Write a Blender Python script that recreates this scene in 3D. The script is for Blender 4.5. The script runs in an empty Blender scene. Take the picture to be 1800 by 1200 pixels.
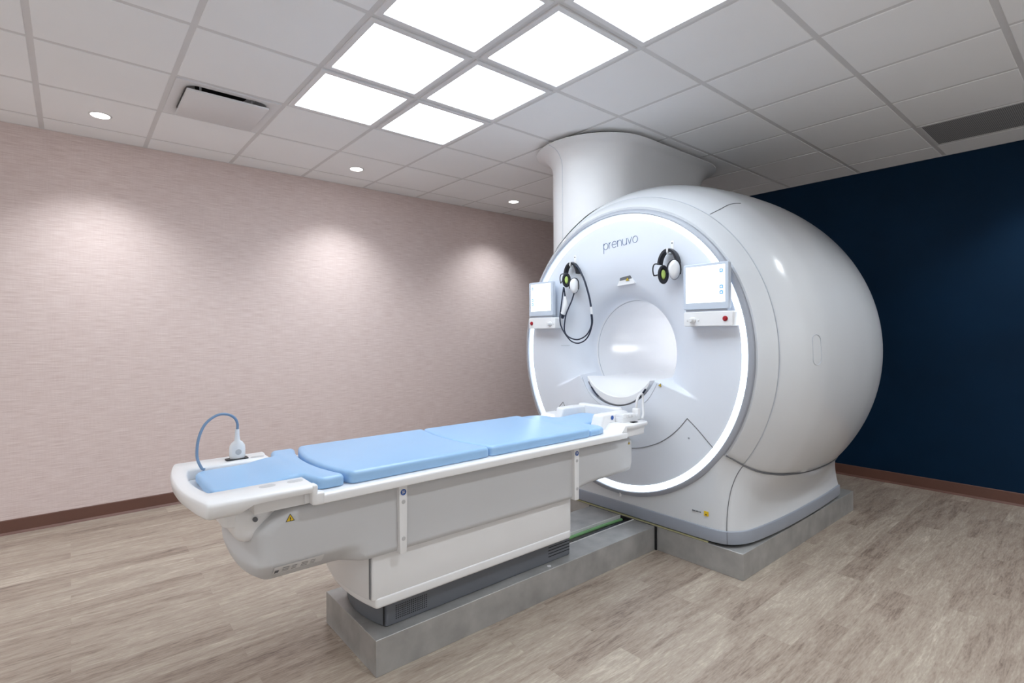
import bpy, bmesh, math, random
from mathutils import Vector, Matrix
random.seed(7)
scene = bpy.context.scene
COL = scene.collection
PI = math.pi
ORG = {}          # world origin of every object, so that meshes can be written in room coordinates

# ------------------------------------------------------------------ materials
def nodes(name):
    m = bpy.data.materials.new(name); m.use_nodes = True
    nt = m.node_tree
    return m, nt, nt.nodes, nt.links, nt.nodes['Principled BSDF']

def plain(name, col, rough=0.4, metal=0.0, coat=0.0, var=0.0, vscale=6.0, bump=0.0, bscale=200.0, spec=0.5):
    m, nt, N, L, b = nodes(name)
    b.inputs['Roughness'].default_value = rough
    b.inputs['Metallic'].default_value = metal
    b.inputs['Coat Weight'].default_value = coat
    b.inputs['Coat Roughness'].default_value = 0.12
    b.inputs['Specular IOR Level'].default_value = spec
    tc = N.new('ShaderNodeTexCoord')
    nz = N.new('ShaderNodeTexNoise'); nz.inputs['Scale'].default_value = vscale; nz.inputs['Detail'].default_value = 5
    L.new(tc.outputs['Object'], nz.inputs['Vector'])
    rp = N.new('ShaderNodeValToRGB')
    a = [max(0, c * (1 - var)) for c in col]; c2 = [min(1, c * (1 + var)) for c in col]
    rp.color_ramp.elements[0].position = 0.3; rp.color_ramp.elements[0].color = (*a, 1)
    rp.color_ramp.elements[1].position = 0.7; rp.color_ramp.elements[1].color = (*c2, 1)
    L.new(nz.outputs['Fac'], rp.inputs['Fac']); L.new(rp.outputs['Color'], b.inputs['Base Color'])
    if bump > 0:
        n2 = N.new('ShaderNodeTexNoise'); n2.inputs['Scale'].default_value = bscale
        bp = N.new('ShaderNodeBump'); bp.inputs['Strength'].default_value = bump; bp.inputs['Distance'].default_value = 0.002
        L.new(tc.outputs['Object'], n2.inputs['Vector'])
        L.new(n2.outputs['Fac'], bp.inputs['Height']); L.new(bp.outputs['Normal'], b.inputs['Normal'])
    return m

def glow(name, col, strength):
    m, nt, N, L, b = nodes(name)
    b.inputs['Base Color'].default_value = (*[c * .5 for c in col], 1)
    b.inputs['Emission Color'].default_value = (*col, 1)
    b.inputs['Emission Strength'].default_value = strength
    return m

def panel_glow(name, strength):
    # acrylic diffuser with faint tube bands behind it
    m, nt, N, L, b = nodes(name)
    tc = N.new('ShaderNodeTexCoord')
    wv = N.new('ShaderNodeTexWave'); wv.inputs['Scale'].default_value = 1.25; wv.inputs['Distortion'].default_value = 0.6
    L.new(tc.outputs['Object'], wv.inputs['Vector'])
    mr = N.new('ShaderNodeMapRange'); mr.inputs['To Min'].default_value = strength * 0.93; mr.inputs['To Max'].default_value = strength * 1.05
    L.new(wv.outputs['Fac'], mr.inputs['Value'])
    b.inputs['Base Color'].default_value = (0.8, 0.8, 0.8, 1)
    b.inputs['Emission Color'].default_value = (0.82, 0.915, 1.0, 1)
    L.new(mr.outputs['Result'], b.inputs['Emission Strength'])
    return m

def wallpaper():
    m, nt, N, L, b = nodes('grasscloth_wallpaper')
    b.inputs['Roughness'].default_value = 0.75
    b.inputs['Specular IOR Level'].default_value = 0.25
    tc = N.new('ShaderNodeTexCoord')
    def streak(sx, sz, det):
        mp = N.new('ShaderNodeMapping'); mp.inputs['Scale'].default_value = (sx, 1, sz)
        n = N.new('ShaderNodeTexNoise'); n.inputs['Scale'].default_value = 1.0; n.inputs['Detail'].default_value = det
        L.new(tc.outputs['Object'], mp.inputs['Vector']); L.new(mp.outputs['Vector'], n.inputs['Vector'])
        return n
    s1 = streak(8.0, 210.0, 5); s2 = streak(150.0, 9.0, 2)
    mx = N.new('ShaderNodeMix'); mx.data_type = 'FLOAT'; mx.inputs[0].default_value = 0.16
    L.new(s1.outputs['Fac'], mx.inputs[2]); L.new(s2.outputs['Fac'], mx.inputs[3])
    rp = N.new('ShaderNodeValToRGB')
    e = rp.color_ramp.elements
    e[0].position = 0.30; e[0].color = (0.61, 0.480, 0.450, 1)
    e[1].position = 0.70; e[1].color = (0.79, 0.68, 0.65, 1)
    L.new(mx.outputs[0], rp.inputs['Fac']); L.new(rp.outputs['Color'], b.inputs['Base Color'])
    bp = N.new('ShaderNodeBump'); bp.inputs['Strength'].default_value = 0.25; bp.inputs['Distance'].default_value = 0.002
    L.new(mx.outputs[0], bp.inputs['Height']); L.new(bp.outputs['Normal'], b.inputs['Normal'])
    return m

def plank_floor():
    m, nt, N, L, b = nodes('vinyl_plank_floor')
    tc = N.new('ShaderNodeTexCoord')
    br = N.new('ShaderNodeTexBrick')
    br.offset = 0.37; br.offset_frequency = 2
    for k, v in dict(Scale=1.0).items(): br.inputs[k].default_value = v
    br.inputs['Brick Width'].default_value = 0.92; br.inputs['Row Height'].default_value = 0.118
    br.inputs['Mortar Size'].default_value = 0.0008; br.inputs['Mortar Smooth'].default_value = 0.3
    br.inputs['Bias'].default_value = 0.0
    br.inputs['Color1'].default_value = (0.0, 0.0, 0.0, 1); br.inputs['Color2'].default_value = (1, 1, 1, 1)
    br.inputs['Mortar'].default_value = (0.35, 0.35, 0.35, 1)
    L.new(tc.outputs['Object'], br.inputs['Vector'])
    def stretched(sx, sy, det, dist=0.0, rough=0.6):
        mp = N.new('ShaderNodeMapping'); mp.inputs['Scale'].default_value = (sx, sy, 1)
        # shift the grain from plank to plank
        ad = N.new('ShaderNodeVectorMath'); ad.operation = 'MULTIPLY_ADD'
        ad.inputs[1].default_value = (7.0, 3.0, 0.0)
        L.new(br.outputs['Color'], ad.inputs[0]); L.new(tc.outputs['Object'], ad.inputs[2])
        L.new(ad.outputs['Vector'], mp.inputs['Vector'])
        n = N.new('ShaderNodeTexNoise'); n.inputs['Scale'].default_value = 1.0; n.inputs['Detail'].default_value = det
        n.inputs['Distortion'].default_value = dist; n.inputs['Roughness'].default_value = rough
        L.new(mp.outputs['Vector'], n.inputs['Vector'])
        return n
    g1 = stretched(5.0, 52.0, 10, 1.2, 0.74); g2 = stretched(1.8, 11.0, 6, 1.6)
    g3 = stretched(24.0, 160.0, 4)
    def mixf(fac, A, B):
        x = N.new('ShaderNodeMix'); x.data_type = 'FLOAT'; x.inputs[0].default_value = fac
        L.new(A, x.inputs[2]); L.new(B, x.inputs[3]); return x.outputs[0]
    f = mixf(0.45, g1.outputs['Fac'], g2.outputs['Fac'])
    f = mixf(0.25, f, g3.outputs['Fac'])
    bw = N.new('ShaderNodeRGBToBW'); L.new(br.outputs['Color'], bw.inputs['Color'])
    f = mixf(0.095, f, bw.outputs['Val'])
    rp = N.new('ShaderNodeValToRGB'); e = rp.color_ramp.elements
    e[0].position = 0.34; e[0].color = (0.115, 0.080, 0.063, 1)
    e[1].position = 0.64; e[1].color = (0.52, 0.45, 0.37, 1)
    mid = e.new(0.46); mid.color = (0.285, 0.225, 0.182, 1)
    mid2 = e.new(0.55); mid2.color = (0.37, 0.312, 0.255, 1)
    L.new(f, rp.inputs['Fac']); L.new(rp.outputs['Color'], b.inputs['Base Color'])
    b.inputs['Roughness'].default_value = 0.42
    b.inputs['Specular IOR Level'].default_value = 0.4
    bp = N.new('ShaderNodeBump'); bp.inputs['Strength'].default_value = 0.12; bp.inputs['Distance'].default_value = 0.001
    L.new(f, bp.inputs['Height']); L.new(bp.outputs['Normal'], b.inputs['Normal'])
    return m

def perforated(name, base, dark, pitch):
    m, nt, N, L, b = nodes(name)
    tc = N.new('ShaderNodeTexCoord')
    mp = N.new('ShaderNodeMapping'); mp.inputs['Scale'].default_value = (1 / pitch,) * 3
    vo = N.new('ShaderNodeTexVoronoi'); vo.inputs['Randomness'].default_value = 0.0; vo.inputs['Scale'].default_value = 1.0
    vo.voronoi_dimensions = '2D'
    L.new(tc.outputs['Object'], mp.inputs['Vector']); L.new(mp.outputs['Vector'], vo.inputs['Vector'])
    rp = N.new('ShaderNodeValToRGB'); rp.color_ramp.elements[0].position = 0.30; rp.color_ramp.elements[0].color = (*dark, 1)
    rp.color_ramp.elements[1].position = 0.38; rp.color_ramp.elements[1].color = (*base, 1)
    L.new(vo.outputs['Distance'], rp.inputs['Fac']); L.new(rp.outputs['Color'], b.inputs['Base Color'])
    b.inputs['Roughness'].default_value = 0.5
    return m

M = {}
M['white'] = plain('white_plastic', (0.80, 0.80, 0.81), 0.28, coat=0.25, var=0.01)
M['shell'] = plain('scanner_shell_white', (0.63, 0.65, 0.68), 0.22, coat=0.4, var=0.008)
M['face'] = plain('scanner_face_white', (0.70, 0.735, 0.80), 0.35, coat=0.15, var=0.008)
M['bore'] = plain('bore_liner_white', (0.82, 0.83, 0.86), 0.25, coat=0.3, var=0.008)
M['body'] = plain('table_body_white', (0.57, 0.575, 0.59), 0.38, var=0.012)
M['bezel'] = plain('grey_bezel', (0.34, 0.36, 0.41), 0.3, var=0.02)
M['bumper'] = plain('blue_grey_bumper', (0.28, 0.305, 0.355), 0.35, var=0.02)
M['base_grey'] = plain('dark_grey_base', (0.125, 0.135, 0.155), 0.45, var=0.03, bump=0.1, bscale=500)
M['blue'] = plain('light_blue_vinyl', (0.30, 0.495, 0.745), 0.32, var=0.02, bump=0.04, bscale=260)
M['steel'] = plain('brushed_steel_cladding', (0.40, 0.395, 0.385), 0.45, metal=0.45, var=0.16, vscale=9, bump=0.08, bscale=60)
M['black'] = plain('black_plastic', (0.012, 0.013, 0.02), 0.4, var=0.1)
M['rubber'] = plain('dark_blue_rubber_hose', (0.012, 0.020, 0.045), 0.45, var=0.1)
M['seam'] = plain('seam_shadow_gap', (0.16, 0.165, 0.18), 0.6, var=0.05)
M['seam_light'] = plain('pale_seam', (0.50, 0.53, 0.58), 0.5, var=0.03)
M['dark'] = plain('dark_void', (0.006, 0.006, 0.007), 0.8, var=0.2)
M['tile'] = plain('ceiling_tile', (0.89, 0.895, 0.905), 0.9, var=0.015, vscale=1.5, bump=0.15, bscale=300, spec=0.15)
M['tee'] = plain('ceiling_tee_metal', (0.68, 0.675, 0.68), 0.5, var=0.02)
M['metal_white'] = plain('white_enamel', (0.75, 0.75, 0.76), 0.35, var=0.01)
M['wall_paint'] = plain('pale_wall_paint', (0.84, 0.84, 0.83), 0.8, var=0.02, spec=0.2)
M['navy'] = plain('navy_wall_paint', (0.0006, 0.017, 0.046), 0.62, var=0.10, vscale=2.5, bump=0.1, bscale=400, spec=0.15)
M['base_brown'] = plain('brown_vinyl_base', (0.135, 0.060, 0.043), 0.45, var=0.08, vscale=3)
M['duct'] = plain('duct_cover_white', (0.76, 0.755, 0.76), 0.4, var=0.012)
M['yellow'] = plain('warning_yellow', (0.75, 0.50, 0.02), 0.4, var=0.03)
M['red'] = plain('stop_button_red', (0.38, 0.008, 0.02), 0.3, var=0.05)
M['navy_ink'] = plain('logo_ink', (0.10, 0.16, 0.30), 0.5, var=0.03)
M['blue_dot'] = plain('blue_sticker', (0.02, 0.09, 0.36), 0.4, var=0.05)
M['green_foam'] = plain('lime_foam', (0.46, 0.62, 0.16), 0.7, var=0.05)
M['grey_lbl'] = plain('grey_label', (0.72, 0.72, 0.73), 0.45, var=0.03)
M['slot'] = plain('slot_grey', (0.50, 0.50, 0.51), 0.5, var=0.03)
M['cable_blue'] = plain('blue_grey_cable', (0.17, 0.27, 0.42), 0.4, var=0.04)
M['cable_green'] = plain('green_cable', (0.20, 0.42, 0.18), 0.5, var=0.05)
M['cable_orange'] = plain('orange_cable', (0.6, 0.14, 0.04), 0.5, var=0.05)
M['foam_yellow'] = plain('pale_yellow_strip', (0.62, 0.62, 0.36), 0.6, var=0.04)
M['disp'] = plain('display_frame', (0.55, 0.61, 0.70), 0.35, var=0.01)
M['wallpaper'] = wallpaper()
M['floor'] = plank_floor()
M['perf'] = perforated('perforated_metal', (0.42, 0.42, 0.425), (0.04, 0.04, 0.045), 0.0095)
M['panel'] = panel_glow('light_panel_acrylic', 8.6)
M['lens'] = glow('downlight_lens', (1.0, 0.96, 0.93), 16.0)
M['ring'] = glow('ring_led', (0.76, 0.88, 1.0), 3.6)
M['screen'] = glow('screen_white', (0.93, 0.97, 1.0), 1.5)
M['icon'] = glow('screen_icon_blue', (0.10, 0.42, 0.95), 0.55)

# ------------------------------------------------------------------ object helpers
def empty(name, loc, label=None, cat=None, group=None):
    o = bpy.data.objects.new(name, None); COL.objects.link(o)
    o.empty_display_size = 0.05
    o.location = loc; ORG[o] = Vector(loc)
    tag(o, label, cat, group); return o

def tag(o, label=None, cat=None, group=None, kind=None):
    if label: o['label'] = label
    if cat: o['category'] = cat
    if group: o['group'] = group
    if kind: o['kind'] = kind
    return o

def build(name, bm, mat, parent=None, loc=None, smooth=40, label=None):
    """link bm (room coordinates) as one mesh object; its origin is its parent's, or loc"""
    bmesh.ops.remove_doubles(bm, verts=bm.verts, dist=1e-6)
    bmesh.ops.recalc_face_normals(bm, faces=bm.faces)
    o0 = Vector(loc) if loc is not None else (ORG[parent].copy() if parent else Vector((0, 0, 0)))
    bmesh.ops.translate(bm, verts=bm.verts, vec=-o0)
    lim = math.radians(smooth)
    for f in bm.faces: f.smooth = smooth > 0 and len(f.verts) <= 4
    for e in bm.edges:
        if len(e.link_faces) == 2: e.smooth = e.calc_face_angle(0) < lim
    me = bpy.data.meshes.new(name); bm.to_mesh(me); bm.free()
    for mm in (mat if isinstance(mat, (list, tuple)) else [mat]): me.materials.append(mm)
    o = bpy.data.objects.new(name, me); COL.objects.link(o)
    if parent:
        o.parent = parent; o.location = o0 - ORG[parent]
    else:
        o.location = o0
    ORG[o] = o0
    if label: o['label'] = label
    return o

def nb(): return bmesh.new()

def box(bm, x0, x1, y0, y1, z0, z1, bev=0.0, seg=2, mi=0):
    r = bmesh.ops.create_cube(bm, size=1.0)
    vs = r['verts']
    for v in vs:
        v.co = Vector(((x0 + x1) / 2 + v.co.x * (x1 - x0), (y0 + y1) / 2 + v.co.y * (y1 - y0), (z0 + z1) / 2 + v.co.z * (z1 - z0)))
    fs = set(f for v in vs for f in v.link_faces)
    for f in fs: f.material_index = mi
    if bev > 0:
        es = list(set(e for v in vs for e in v.link_edges))
        bmesh.ops.bevel(bm, geom=es, offset=bev, segments=seg, profile=0.5, affect='EDGES', clamp_overlap=True)
    return bm

def loft(bm, rings, closed=True, cap0=True, cap1=True, mi=0):
    vr = [[bm.verts.new(p) for p in r] for r in rings]
    n = len(vr[0])
    for a, b in zip(vr[:-1], vr[1:]):
        for i in range(n if closed else n - 1):
            j = (i + 1) % n
            try:
                f = bm.faces.new((a[i], a[j], b[j], b[i])); f.material_index = mi
            except ValueError: pass
    for c, r in ((cap0, vr[0]), (cap1, vr[-1])):
        if c and closed:
            try:
                f = bm.faces.new(r); f.material_index = mi
            except ValueError: pass
    return vr

def smooth_path(pts, sub=8, closed=False):
    P = [Vector(p) for p in pts]; n = len(P); out = []
    rng = n if closed else n - 1
    for i in range(rng):
        if closed: p0, p1, p2, p3 = P[(i - 1) % n], P[i], P[(i + 1) % n], P[(i + 2) % n]
        else: p0, p1, p2, p3 = P[max(i - 1, 0)], P[i], P[i + 1], P[min(i + 2, n - 1)]
        for k in range(sub):
            t = k / sub
            out.append(0.5 * ((2 * p1) + (p2 - p0) * t + (2 * p0 - 5 * p1 + 4 * p2 - p3) * t * t + (3 * p1 - p0 - 3 * p2 + p3) * t ** 3))
    if not closed: out.append(P[-1])
    return out

def tube(bm, pts, r, n=8, sub=8, closed=False, smooth=True, mi=0, flat=None):
    P = smooth_path(pts, sub, closed) if smooth else [Vector(p) for p in pts]
    m = len(P)
    rr = r if callable(r) else (lambda t: r)
    T = []
    for i in range(m):
        a = P[(i - 1) % m] if closed else P[max(i - 1, 0)]
        b = P[(i + 1) % m] if closed else P[min(i + 1, m - 1)]
        T.append((b - a).normalized())
    up = Vector((0, 0, 1)) if abs(T[0].z) < 0.9 else Vector((1, 0, 0))
    nrm = (up - T[0] * up.dot(T[0])).normalized()
    rings = []
    for i in range(m):
        nrm = (nrm - T[i] * nrm.dot(T[i])).normalized()
        bn = T[i].cross(nrm)
        ra = rr(i / max(1, m - 1))
        rings.append([P[i] + nrm * (ra * math.cos(2 * PI * k / n)) + bn * (ra * math.sin(2 * PI * k / n)) for k in range(n)])
    if closed: rings.append(rings[0])
    loft(bm, rings, True, not closed, not closed, mi)
    return bm

def lathe(bm, prof, origin, axis='z', n=24, sy=1.0, sz=1.0, mi=0, cap0=True, cap1=True):
    """prof: (distance along axis, radius)"""
    o = Vector(origin); rings = []
    for d, r in prof:
        ring = []
        for k in range(n):
            a = 2 * PI * k / n; c, s = math.cos(a) * r * sy, math.sin(a) * r * sz
            if axis == 'x': ring.append(o + Vector((d, c, s)))
            elif axis == 'y': ring.append(o + Vector((c, d, s)))
            else: ring.append(o + Vector((c, s, d)))
        rings.append(ring)
    return loft(bm, rings, True, cap0, cap1, mi)

def rrect(x0, x1, y0, y1, r, seg=6):
    out = []
    for cx, cy, a in ((x1 - r, y1 - r, 0), (x0 + r, y1 - r, 90), (x0 + r, y0 + r, 180), (x1 - r, y0 + r, 270)):
        for k in range(seg + 1):
            t = math.radians(a + 90 * k / seg); out.append((cx + r * math.cos(t), cy + r * math.sin(t)))
    return out

def inset2d(poly, d):
    """move every vertex of a CCW outline inwards by d"""
    n = len(poly); out = []
    for i in range(n):
        a, b, c = Vector(poly[i - 1]), Vector(poly[i]), Vector(poly[(i + 1) % n])
        e1, e2 = (b - a), (c - b)
        if e1.length < 1e-9 or e2.length < 1e-9: out.append(tuple(b)); continue
        e1.normalize(); e2.normalize()
        n1, n2 = Vector((-e1.y, e1.x)), Vector((-e2.y, e2.x))
        m = n1 + n2
        if m.length < 1e-6: m = n1
        m.normalize(); k = max(0.5, m.dot(n1))
        out.append(tuple(b + m * (d / k)))
    for it in range(6):          # collapse edges that turned round
        bad = False
        for i in range(n):
            j = (i + 1) % n
            e0 = Vector(poly[j]) - Vector(poly[i]); e1 = Vector(out[j]) - Vector(out[i])
            if e1.length > 1e-7 and e0.dot(e1) < 0:
                mid = tuple((Vector(out[i]) + Vector(out[j])) / 2); out[i] = mid; out[j] = mid; bad = True
        if not bad: break
    return out

def ccw(poly):
    s = sum(poly[i - 1][0] * poly[i][1] - poly[i][0] * poly[i - 1][1] for i in range(len(poly)))
    return poly if s > 0 else poly[::-1]

def tri_caps(bm):
    bmesh.ops.remove_doubles(bm, verts=bm.verts, dist=2e-5)
    fs = [f for f in bm.faces if len(f.verts) > 4]
    if fs:
        for f in bmesh.ops.triangulate(bm, faces=fs, quad_method='BEAUTY', ngon_method='EAR_CLIP')['faces']: f.tag = True

def slab(bm, outline, z0, z1, bt=0.0, bb=0.0, seg=4, fn=None, mi=0, cuts=()):
    """horizontal slab over an XY outline with rounded top (bt) and bottom (bb) edges"""
    O = ccw(outline); rings = []
    if bb > 0:
        for k in range(seg):
            t = k / seg * PI / 2
            rings.append((inset2d(O, bb * (1 - math.sin(t))), z0 + bb * (1 - math.cos(t))))
    else: rings.append((O, z0))
    if bb > 0: rings.append((O, z0 + bb))
    if bt > 0:
        for k in range(seg + 1):
            t = k / seg * PI / 2
            rings.append((inset2d(O, bt * (1 - math.cos(t))), z1 - bt * (1 - math.sin(t))))
    else: rings.append((O, z1))
    loft(bm, [[Vector((x, y, z)) for x, y in r] for r, z in rings], mi=mi)
    for c in cuts:
        bmesh.ops.bisect_plane(bm, geom=bm.verts[:] + bm.edges[:] + bm.faces[:], plane_co=(c, 0, 0), plane_no=(1, 0, 0))
    if fn:
        for v in bm.verts: v.co = Vector(fn(*v.co))
    tri_caps(bm)
    return bm

def side_extrude(bm, prof, y0, y1, bev, seg=5, fn=None, mi=0, zcuts=(), xcuts=()):
    """XZ outline pulled along Y with rounded long edges"""
    O = ccw(prof); rings = []
    for k in range(seg + 1):
        t = k / seg * PI / 2
        rings.append((inset2d(O, bev * (1 - math.sin(t))), y0 + bev * (1 - math.cos(t))))
    for j in range(1, 8): rings.append((O, y0 + bev + (y1 - y0 - 2 * bev) * j / 8))
    for k in range(seg + 1):
        t = k / seg * PI / 2
        rings.append((inset2d(O, bev * (1 - math.cos(t))), y1 - bev * (1 - math.sin(t))))
    loft(bm, [[Vector((x, y, z)) for x, z in r] for r, y in rings], mi=mi)
    for c, no in [((0, 0, z), (0, 0, 1)) for z in zcuts] + [((x, 0, 0), (1, 0, 0)) for x in xcuts]:
        bmesh.ops.bisect_plane(bm, geom=bm.verts[:] + bm.edges[:] + bm.faces[:], plane_co=c, plane_no=no)
    if fn:
        for v in bm.verts: v.co = Vector(fn(*v.co))
    tri_caps(bm)
    return bm

def fillet(poly, radii, seg=6):
    out = []; n = len(poly)
    for i in range(n):
        r = radii[i] if isinstance(radii, (list, tuple)) else radii
        a, b, c = Vector(poly[i - 1]), Vector(poly[i]), Vector(poly[(i + 1) % n])
        if r <= 0: out.append(tuple(b)); continue
        u, v = (a - b), (c - b); lu, lv = u.length, v.length; u.normalize(); v.normalize()
        ang = u.angle(v); d = min(r / math.tan(ang / 2), lu * 0.49, lv * 0.49)
        p, q = b + u * d, b + v * d
        for k in range(seg + 1):
            t = k / seg
            out.append(tuple(p * (1 - t) ** 2 + b * 2 * t * (1 - t) + q * t * t))
    return out

def lerp(a, b, t): return a + (b - a) * t
def sstep(a, b, x):
    t = max(0.0, min(1.0, (x - a) / (b - a))); return t * t * (3 - 2 * t)
def interp(xs, ys, x):
    if x <= xs[0]: return ys[0]
    for i in range(1, len(xs)):
        if x <= xs[i]: return lerp(ys[i - 1], ys[i], (x - xs[i - 1]) / (xs[i] - xs[i - 1]))
    return ys[-1]
def hermite(xs, ys, x):
    n = len(xs)
    if x <= xs[0]: return ys[0]
    if x >= xs[-1]: return ys[-1]
    i = max(k for k in range(n - 1) if xs[k] <= x)
    def sl(k):
        if k == 0: return (ys[1] - ys[0]) / (xs[1] - xs[0])
        if k == n - 1: return (ys[-1] - ys[-2]) / (xs[-1] - xs[-2])
        return (ys[k + 1] - ys[k - 1]) / (xs[k + 1] - xs[k - 1])
    h = xs[i + 1] - xs[i]; t = (x - xs[i]) / h
    return ((2 * t ** 3 - 3 * t ** 2 + 1) * ys[i] + (t ** 3 - 2 * t ** 2 + t) * h * sl(i) + (-2 * t ** 3 + 3 * t ** 2) * ys[i + 1] + (t ** 3 - t ** 2) * h * sl(i + 1))

def copy_tree(o, parent=None):
    c = o.copy(); COL.objects.link(c)
    if parent: c.parent = parent
    for ch in list(o.children): copy_tree(ch, c)
    return c

# ------------------------------------------------------------------ camera
f_px, cx, cy, yaw, roll = 916.25, 874.1, 585.3, 0.6872, -0.0057
CAMZ = 1.365
Rv = Vector((math.cos(yaw), -math.sin(yaw), 0)); Fv = Vector((math.sin(yaw), math.cos(yaw), 0)); Uv = Vector((0, 0, 1))
c_, s_ = math.cos(roll), math.sin(roll)
R2 = Rv * c_ + Uv * s_; U2 = Uv * c_ - Rv * s_
cam = bpy.data.cameras.new('camera'); camo = bpy.data.objects.new('camera', cam); COL.objects.link(camo)
cam.sensor_fit = 'HORIZONTAL'; cam.sensor_width = 36.0
cam.lens = f_px / 1800 * 36.0
cam.shift_x = (900 - cx) / 1800; cam.shift_y = (cy - 600) / 1800
cam.clip_start = 0.05
mw = Matrix((( R2.x, U2.x, -Fv.x, 0), (R2.y, U2.y, -Fv.y, 0), (R2.z, U2.z, -Fv.z, CAMZ), (0, 0, 0, 1)))
camo.matrix_world = mw
scene.camera = camo

# ------------------------------------------------------------------ room shell
XR, YL, ZC = 5.70, 4.912, 2.835
XB, YB = -2.2, -2.4          # the sides of the room behind the camera
def struct(name, bm, mat, **k):
    o = build(name, bm, mat, **k); o['kind'] = 'structure'; return o
bm = nb(); box(bm, XB - 0.1, XR + 0.1, YB - 0.1, YL + 0.1, -0.1, 0); struct('floor', bm, M['floor'], smooth=0)
bm = nb(); box(bm, XB - 0.1, XR + 0.1, YL, YL + 0.12, -0.1, ZC + 0.15); struct('wall_left', bm, M['wallpaper'], smooth=0)
bm = nb(); box(bm, XR, XR + 0.12, YB - 0.1, YL, -0.1, ZC + 0.15); struct('wall_right', bm, M['navy'], smooth=0)
bm = nb(); box(bm, XB - 0.12, XB, YB - 0.1, YL, -0.1, ZC + 0.15); struct('wall_back', bm, M['wall_paint'], smooth=0)
bm = nb(); box(bm, XB, XR, YB - 0.12, YB, -0.1, ZC + 0.15); struct('wall_front', bm, M['wall_paint'], smooth=0)
def skirting(name, p0, p1, inward):
    # vinyl cove base: thin board with a small toe
    bm = nb(); prof = [(0, 0), (0.020, 0), (0.016, 0.006), (0.008, 0.016), (0.006, 0.095), (0.003, 0.100), (0, 0.100)]
    rings = []
    for p in (p0, p1): rings.append([Vector((p[0] + inward[0] * a, p[1] + inward[1] * a, b)) for a, b in prof])
    loft(bm, rings); return struct(name, bm, M['base_brown'], smooth=0)
skirting('baseboard_left', (XB, YL), (XR, YL), (0, -1))
skirting('baseboard_right', (XR, YB), (XR, YL), (-1, 0))

# ceiling: lay-in tiles between recessed tees
GX, GY, GS = 1.6835, 2.8277, 0.61
LIGHTS = [(i, j) for i in (-1, 0) for j in (0, -1, -2, -3)]        # cell (i,j): X from GX+i*GS, Y from GY+j*GS
VENT = (-2, 1); GRILLE = (5, -4)
bm = nb(); hw = 0.0145
i0 = math.floor((XB - GX) / GS); i1 = math.ceil((XR - GX) / GS); j0 = math.floor((YB - GY) / GS); j1 = math.ceil((YL - GY) / GS)
for i in range(i0, i1):
    for j in range(j0, j1):
        if (i, j) in LIGHTS or (i, j) in (VENT, GRILLE): continue
        x0, x1 = max(GX + i * GS + hw, XB), min(GX + (i + 1) * GS - hw, XR)
        y0, y1 = max(GY + j * GS + hw, YB), min(GY + (j + 1) * GS - hw, YL)
        if x1 - x0 < 0.02 or y1 - y0 < 0.02: continue
        rings = [[Vector(p) for p in ((x0, y0, ZC + .03), (x1, y0, ZC + .03), (x1, y1, ZC + .03), (x0, y1, ZC + .03))],
                 [Vector(p) for p in ((x0, y0, ZC + .0015), (x1, y0, ZC + .0015), (x1, y1, ZC + .0015), (x0, y1, ZC + .0015))],
                 [Vector(p) for p in ((x0 + .003, y0 + .003, ZC), (x1 - .003, y0 + .003, ZC), (x1 - .003, y1 - .003, ZC), (x0 + .003, y1 - .003, ZC))]]
        loft(bm, rings, mi=0)
def tee(bm, x0, x1, y0, y1): box(bm, x0, x1, y0, y1, ZC + 0.0035, ZC + 0.009, mi=1)
for i in range(i0, i1 + 1):
    x = GX + i * GS
    if XB < x < XR: tee(bm, x - 0.019, x + 0.019, YB, YL)
    for j in range(j0, j1 + 1):
        y = GY + j * GS
        if not YB < y < YL: continue
        xa, xb = max(XB, x + 0.019), min(XR, x + GS - 0.019)
        if xb > xa: tee(bm, xa, xb, y - 0.019, y + 0.019)
box(bm, XB, XR, YB, YL, ZC + 0.25, ZC + 0.30, mi=1)
# wall angle
for a in ((XB, XR, YL - 0.012, YL), (XR - 0.012, XR, YB, YL)): box(bm, *a, ZC - 0.001, ZC + 0.004, mi=1)
struct('ceiling', bm, [M['tile'], M['tee']], smooth=0)

# ------------------------------------------------------------------ ceiling fixtures
def light_panel(i, j, label):
    x0, y0 = GX + i * GS, GY + j * GS
    t = empty('light_panel', (x0 + GS / 2, y0 + GS / 2, ZC), label, 'ceiling light', 'light panels in the ceiling grid')
    bm = nb(); a, b = 0.014, 0.045
    X0, X1, Y0, Y1 = x0 + a, x0 + GS - a, y0 + a, y0 + GS - a
    def R(d, z): return [Vector((X0 + d, Y0 + d, z)), Vector((X1 - d, Y0 + d, z)), Vector((X1 - d, Y1 - d, z)), Vector((X0 + d, Y1 - d, z))]
    loft(bm, [R(0, ZC + .05), R(0, ZC - .004), R(.003, ZC - .006), R(b - a, ZC - .006), R(b - a + .002, ZC + .002), R(b - a + .002, ZC + .05)], cap0=False, cap1=False)
    build('frame', bm, M['metal_white'], t, smooth=20)
    bm = nb(); box(bm, X0 + b - a + .001, X1 - b + a - .001, Y0 + b - a + .001, Y1 - b + a - .001, ZC - .001, ZC + .004)
    build('diffuser', bm, M['panel'], t, smooth=0, label='glowing white diffuser')
    return t
LBL = {(-1, 0): 'square ceiling light panel nearest the square air vent', (0, 0): 'lowest square light panel in the photo, nearest the white ceiling column',
       (-1, -1): 'left light panel of the second row from the pink wall', (0, -1): 'right light panel of the second row from the pink wall',
       (-1, -2): 'left light panel of the third row from the pink wall, cut by photo top', (0, -2): 'right light panel of the third row from the pink wall, whole at the photo top',
       (-1, -3): 'left light panel of the fourth row from the pink wall, beyond the photo top', (0, -3): 'right light panel of the fourth row, cut off by the photo top above the scanner'}
proto = None
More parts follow.
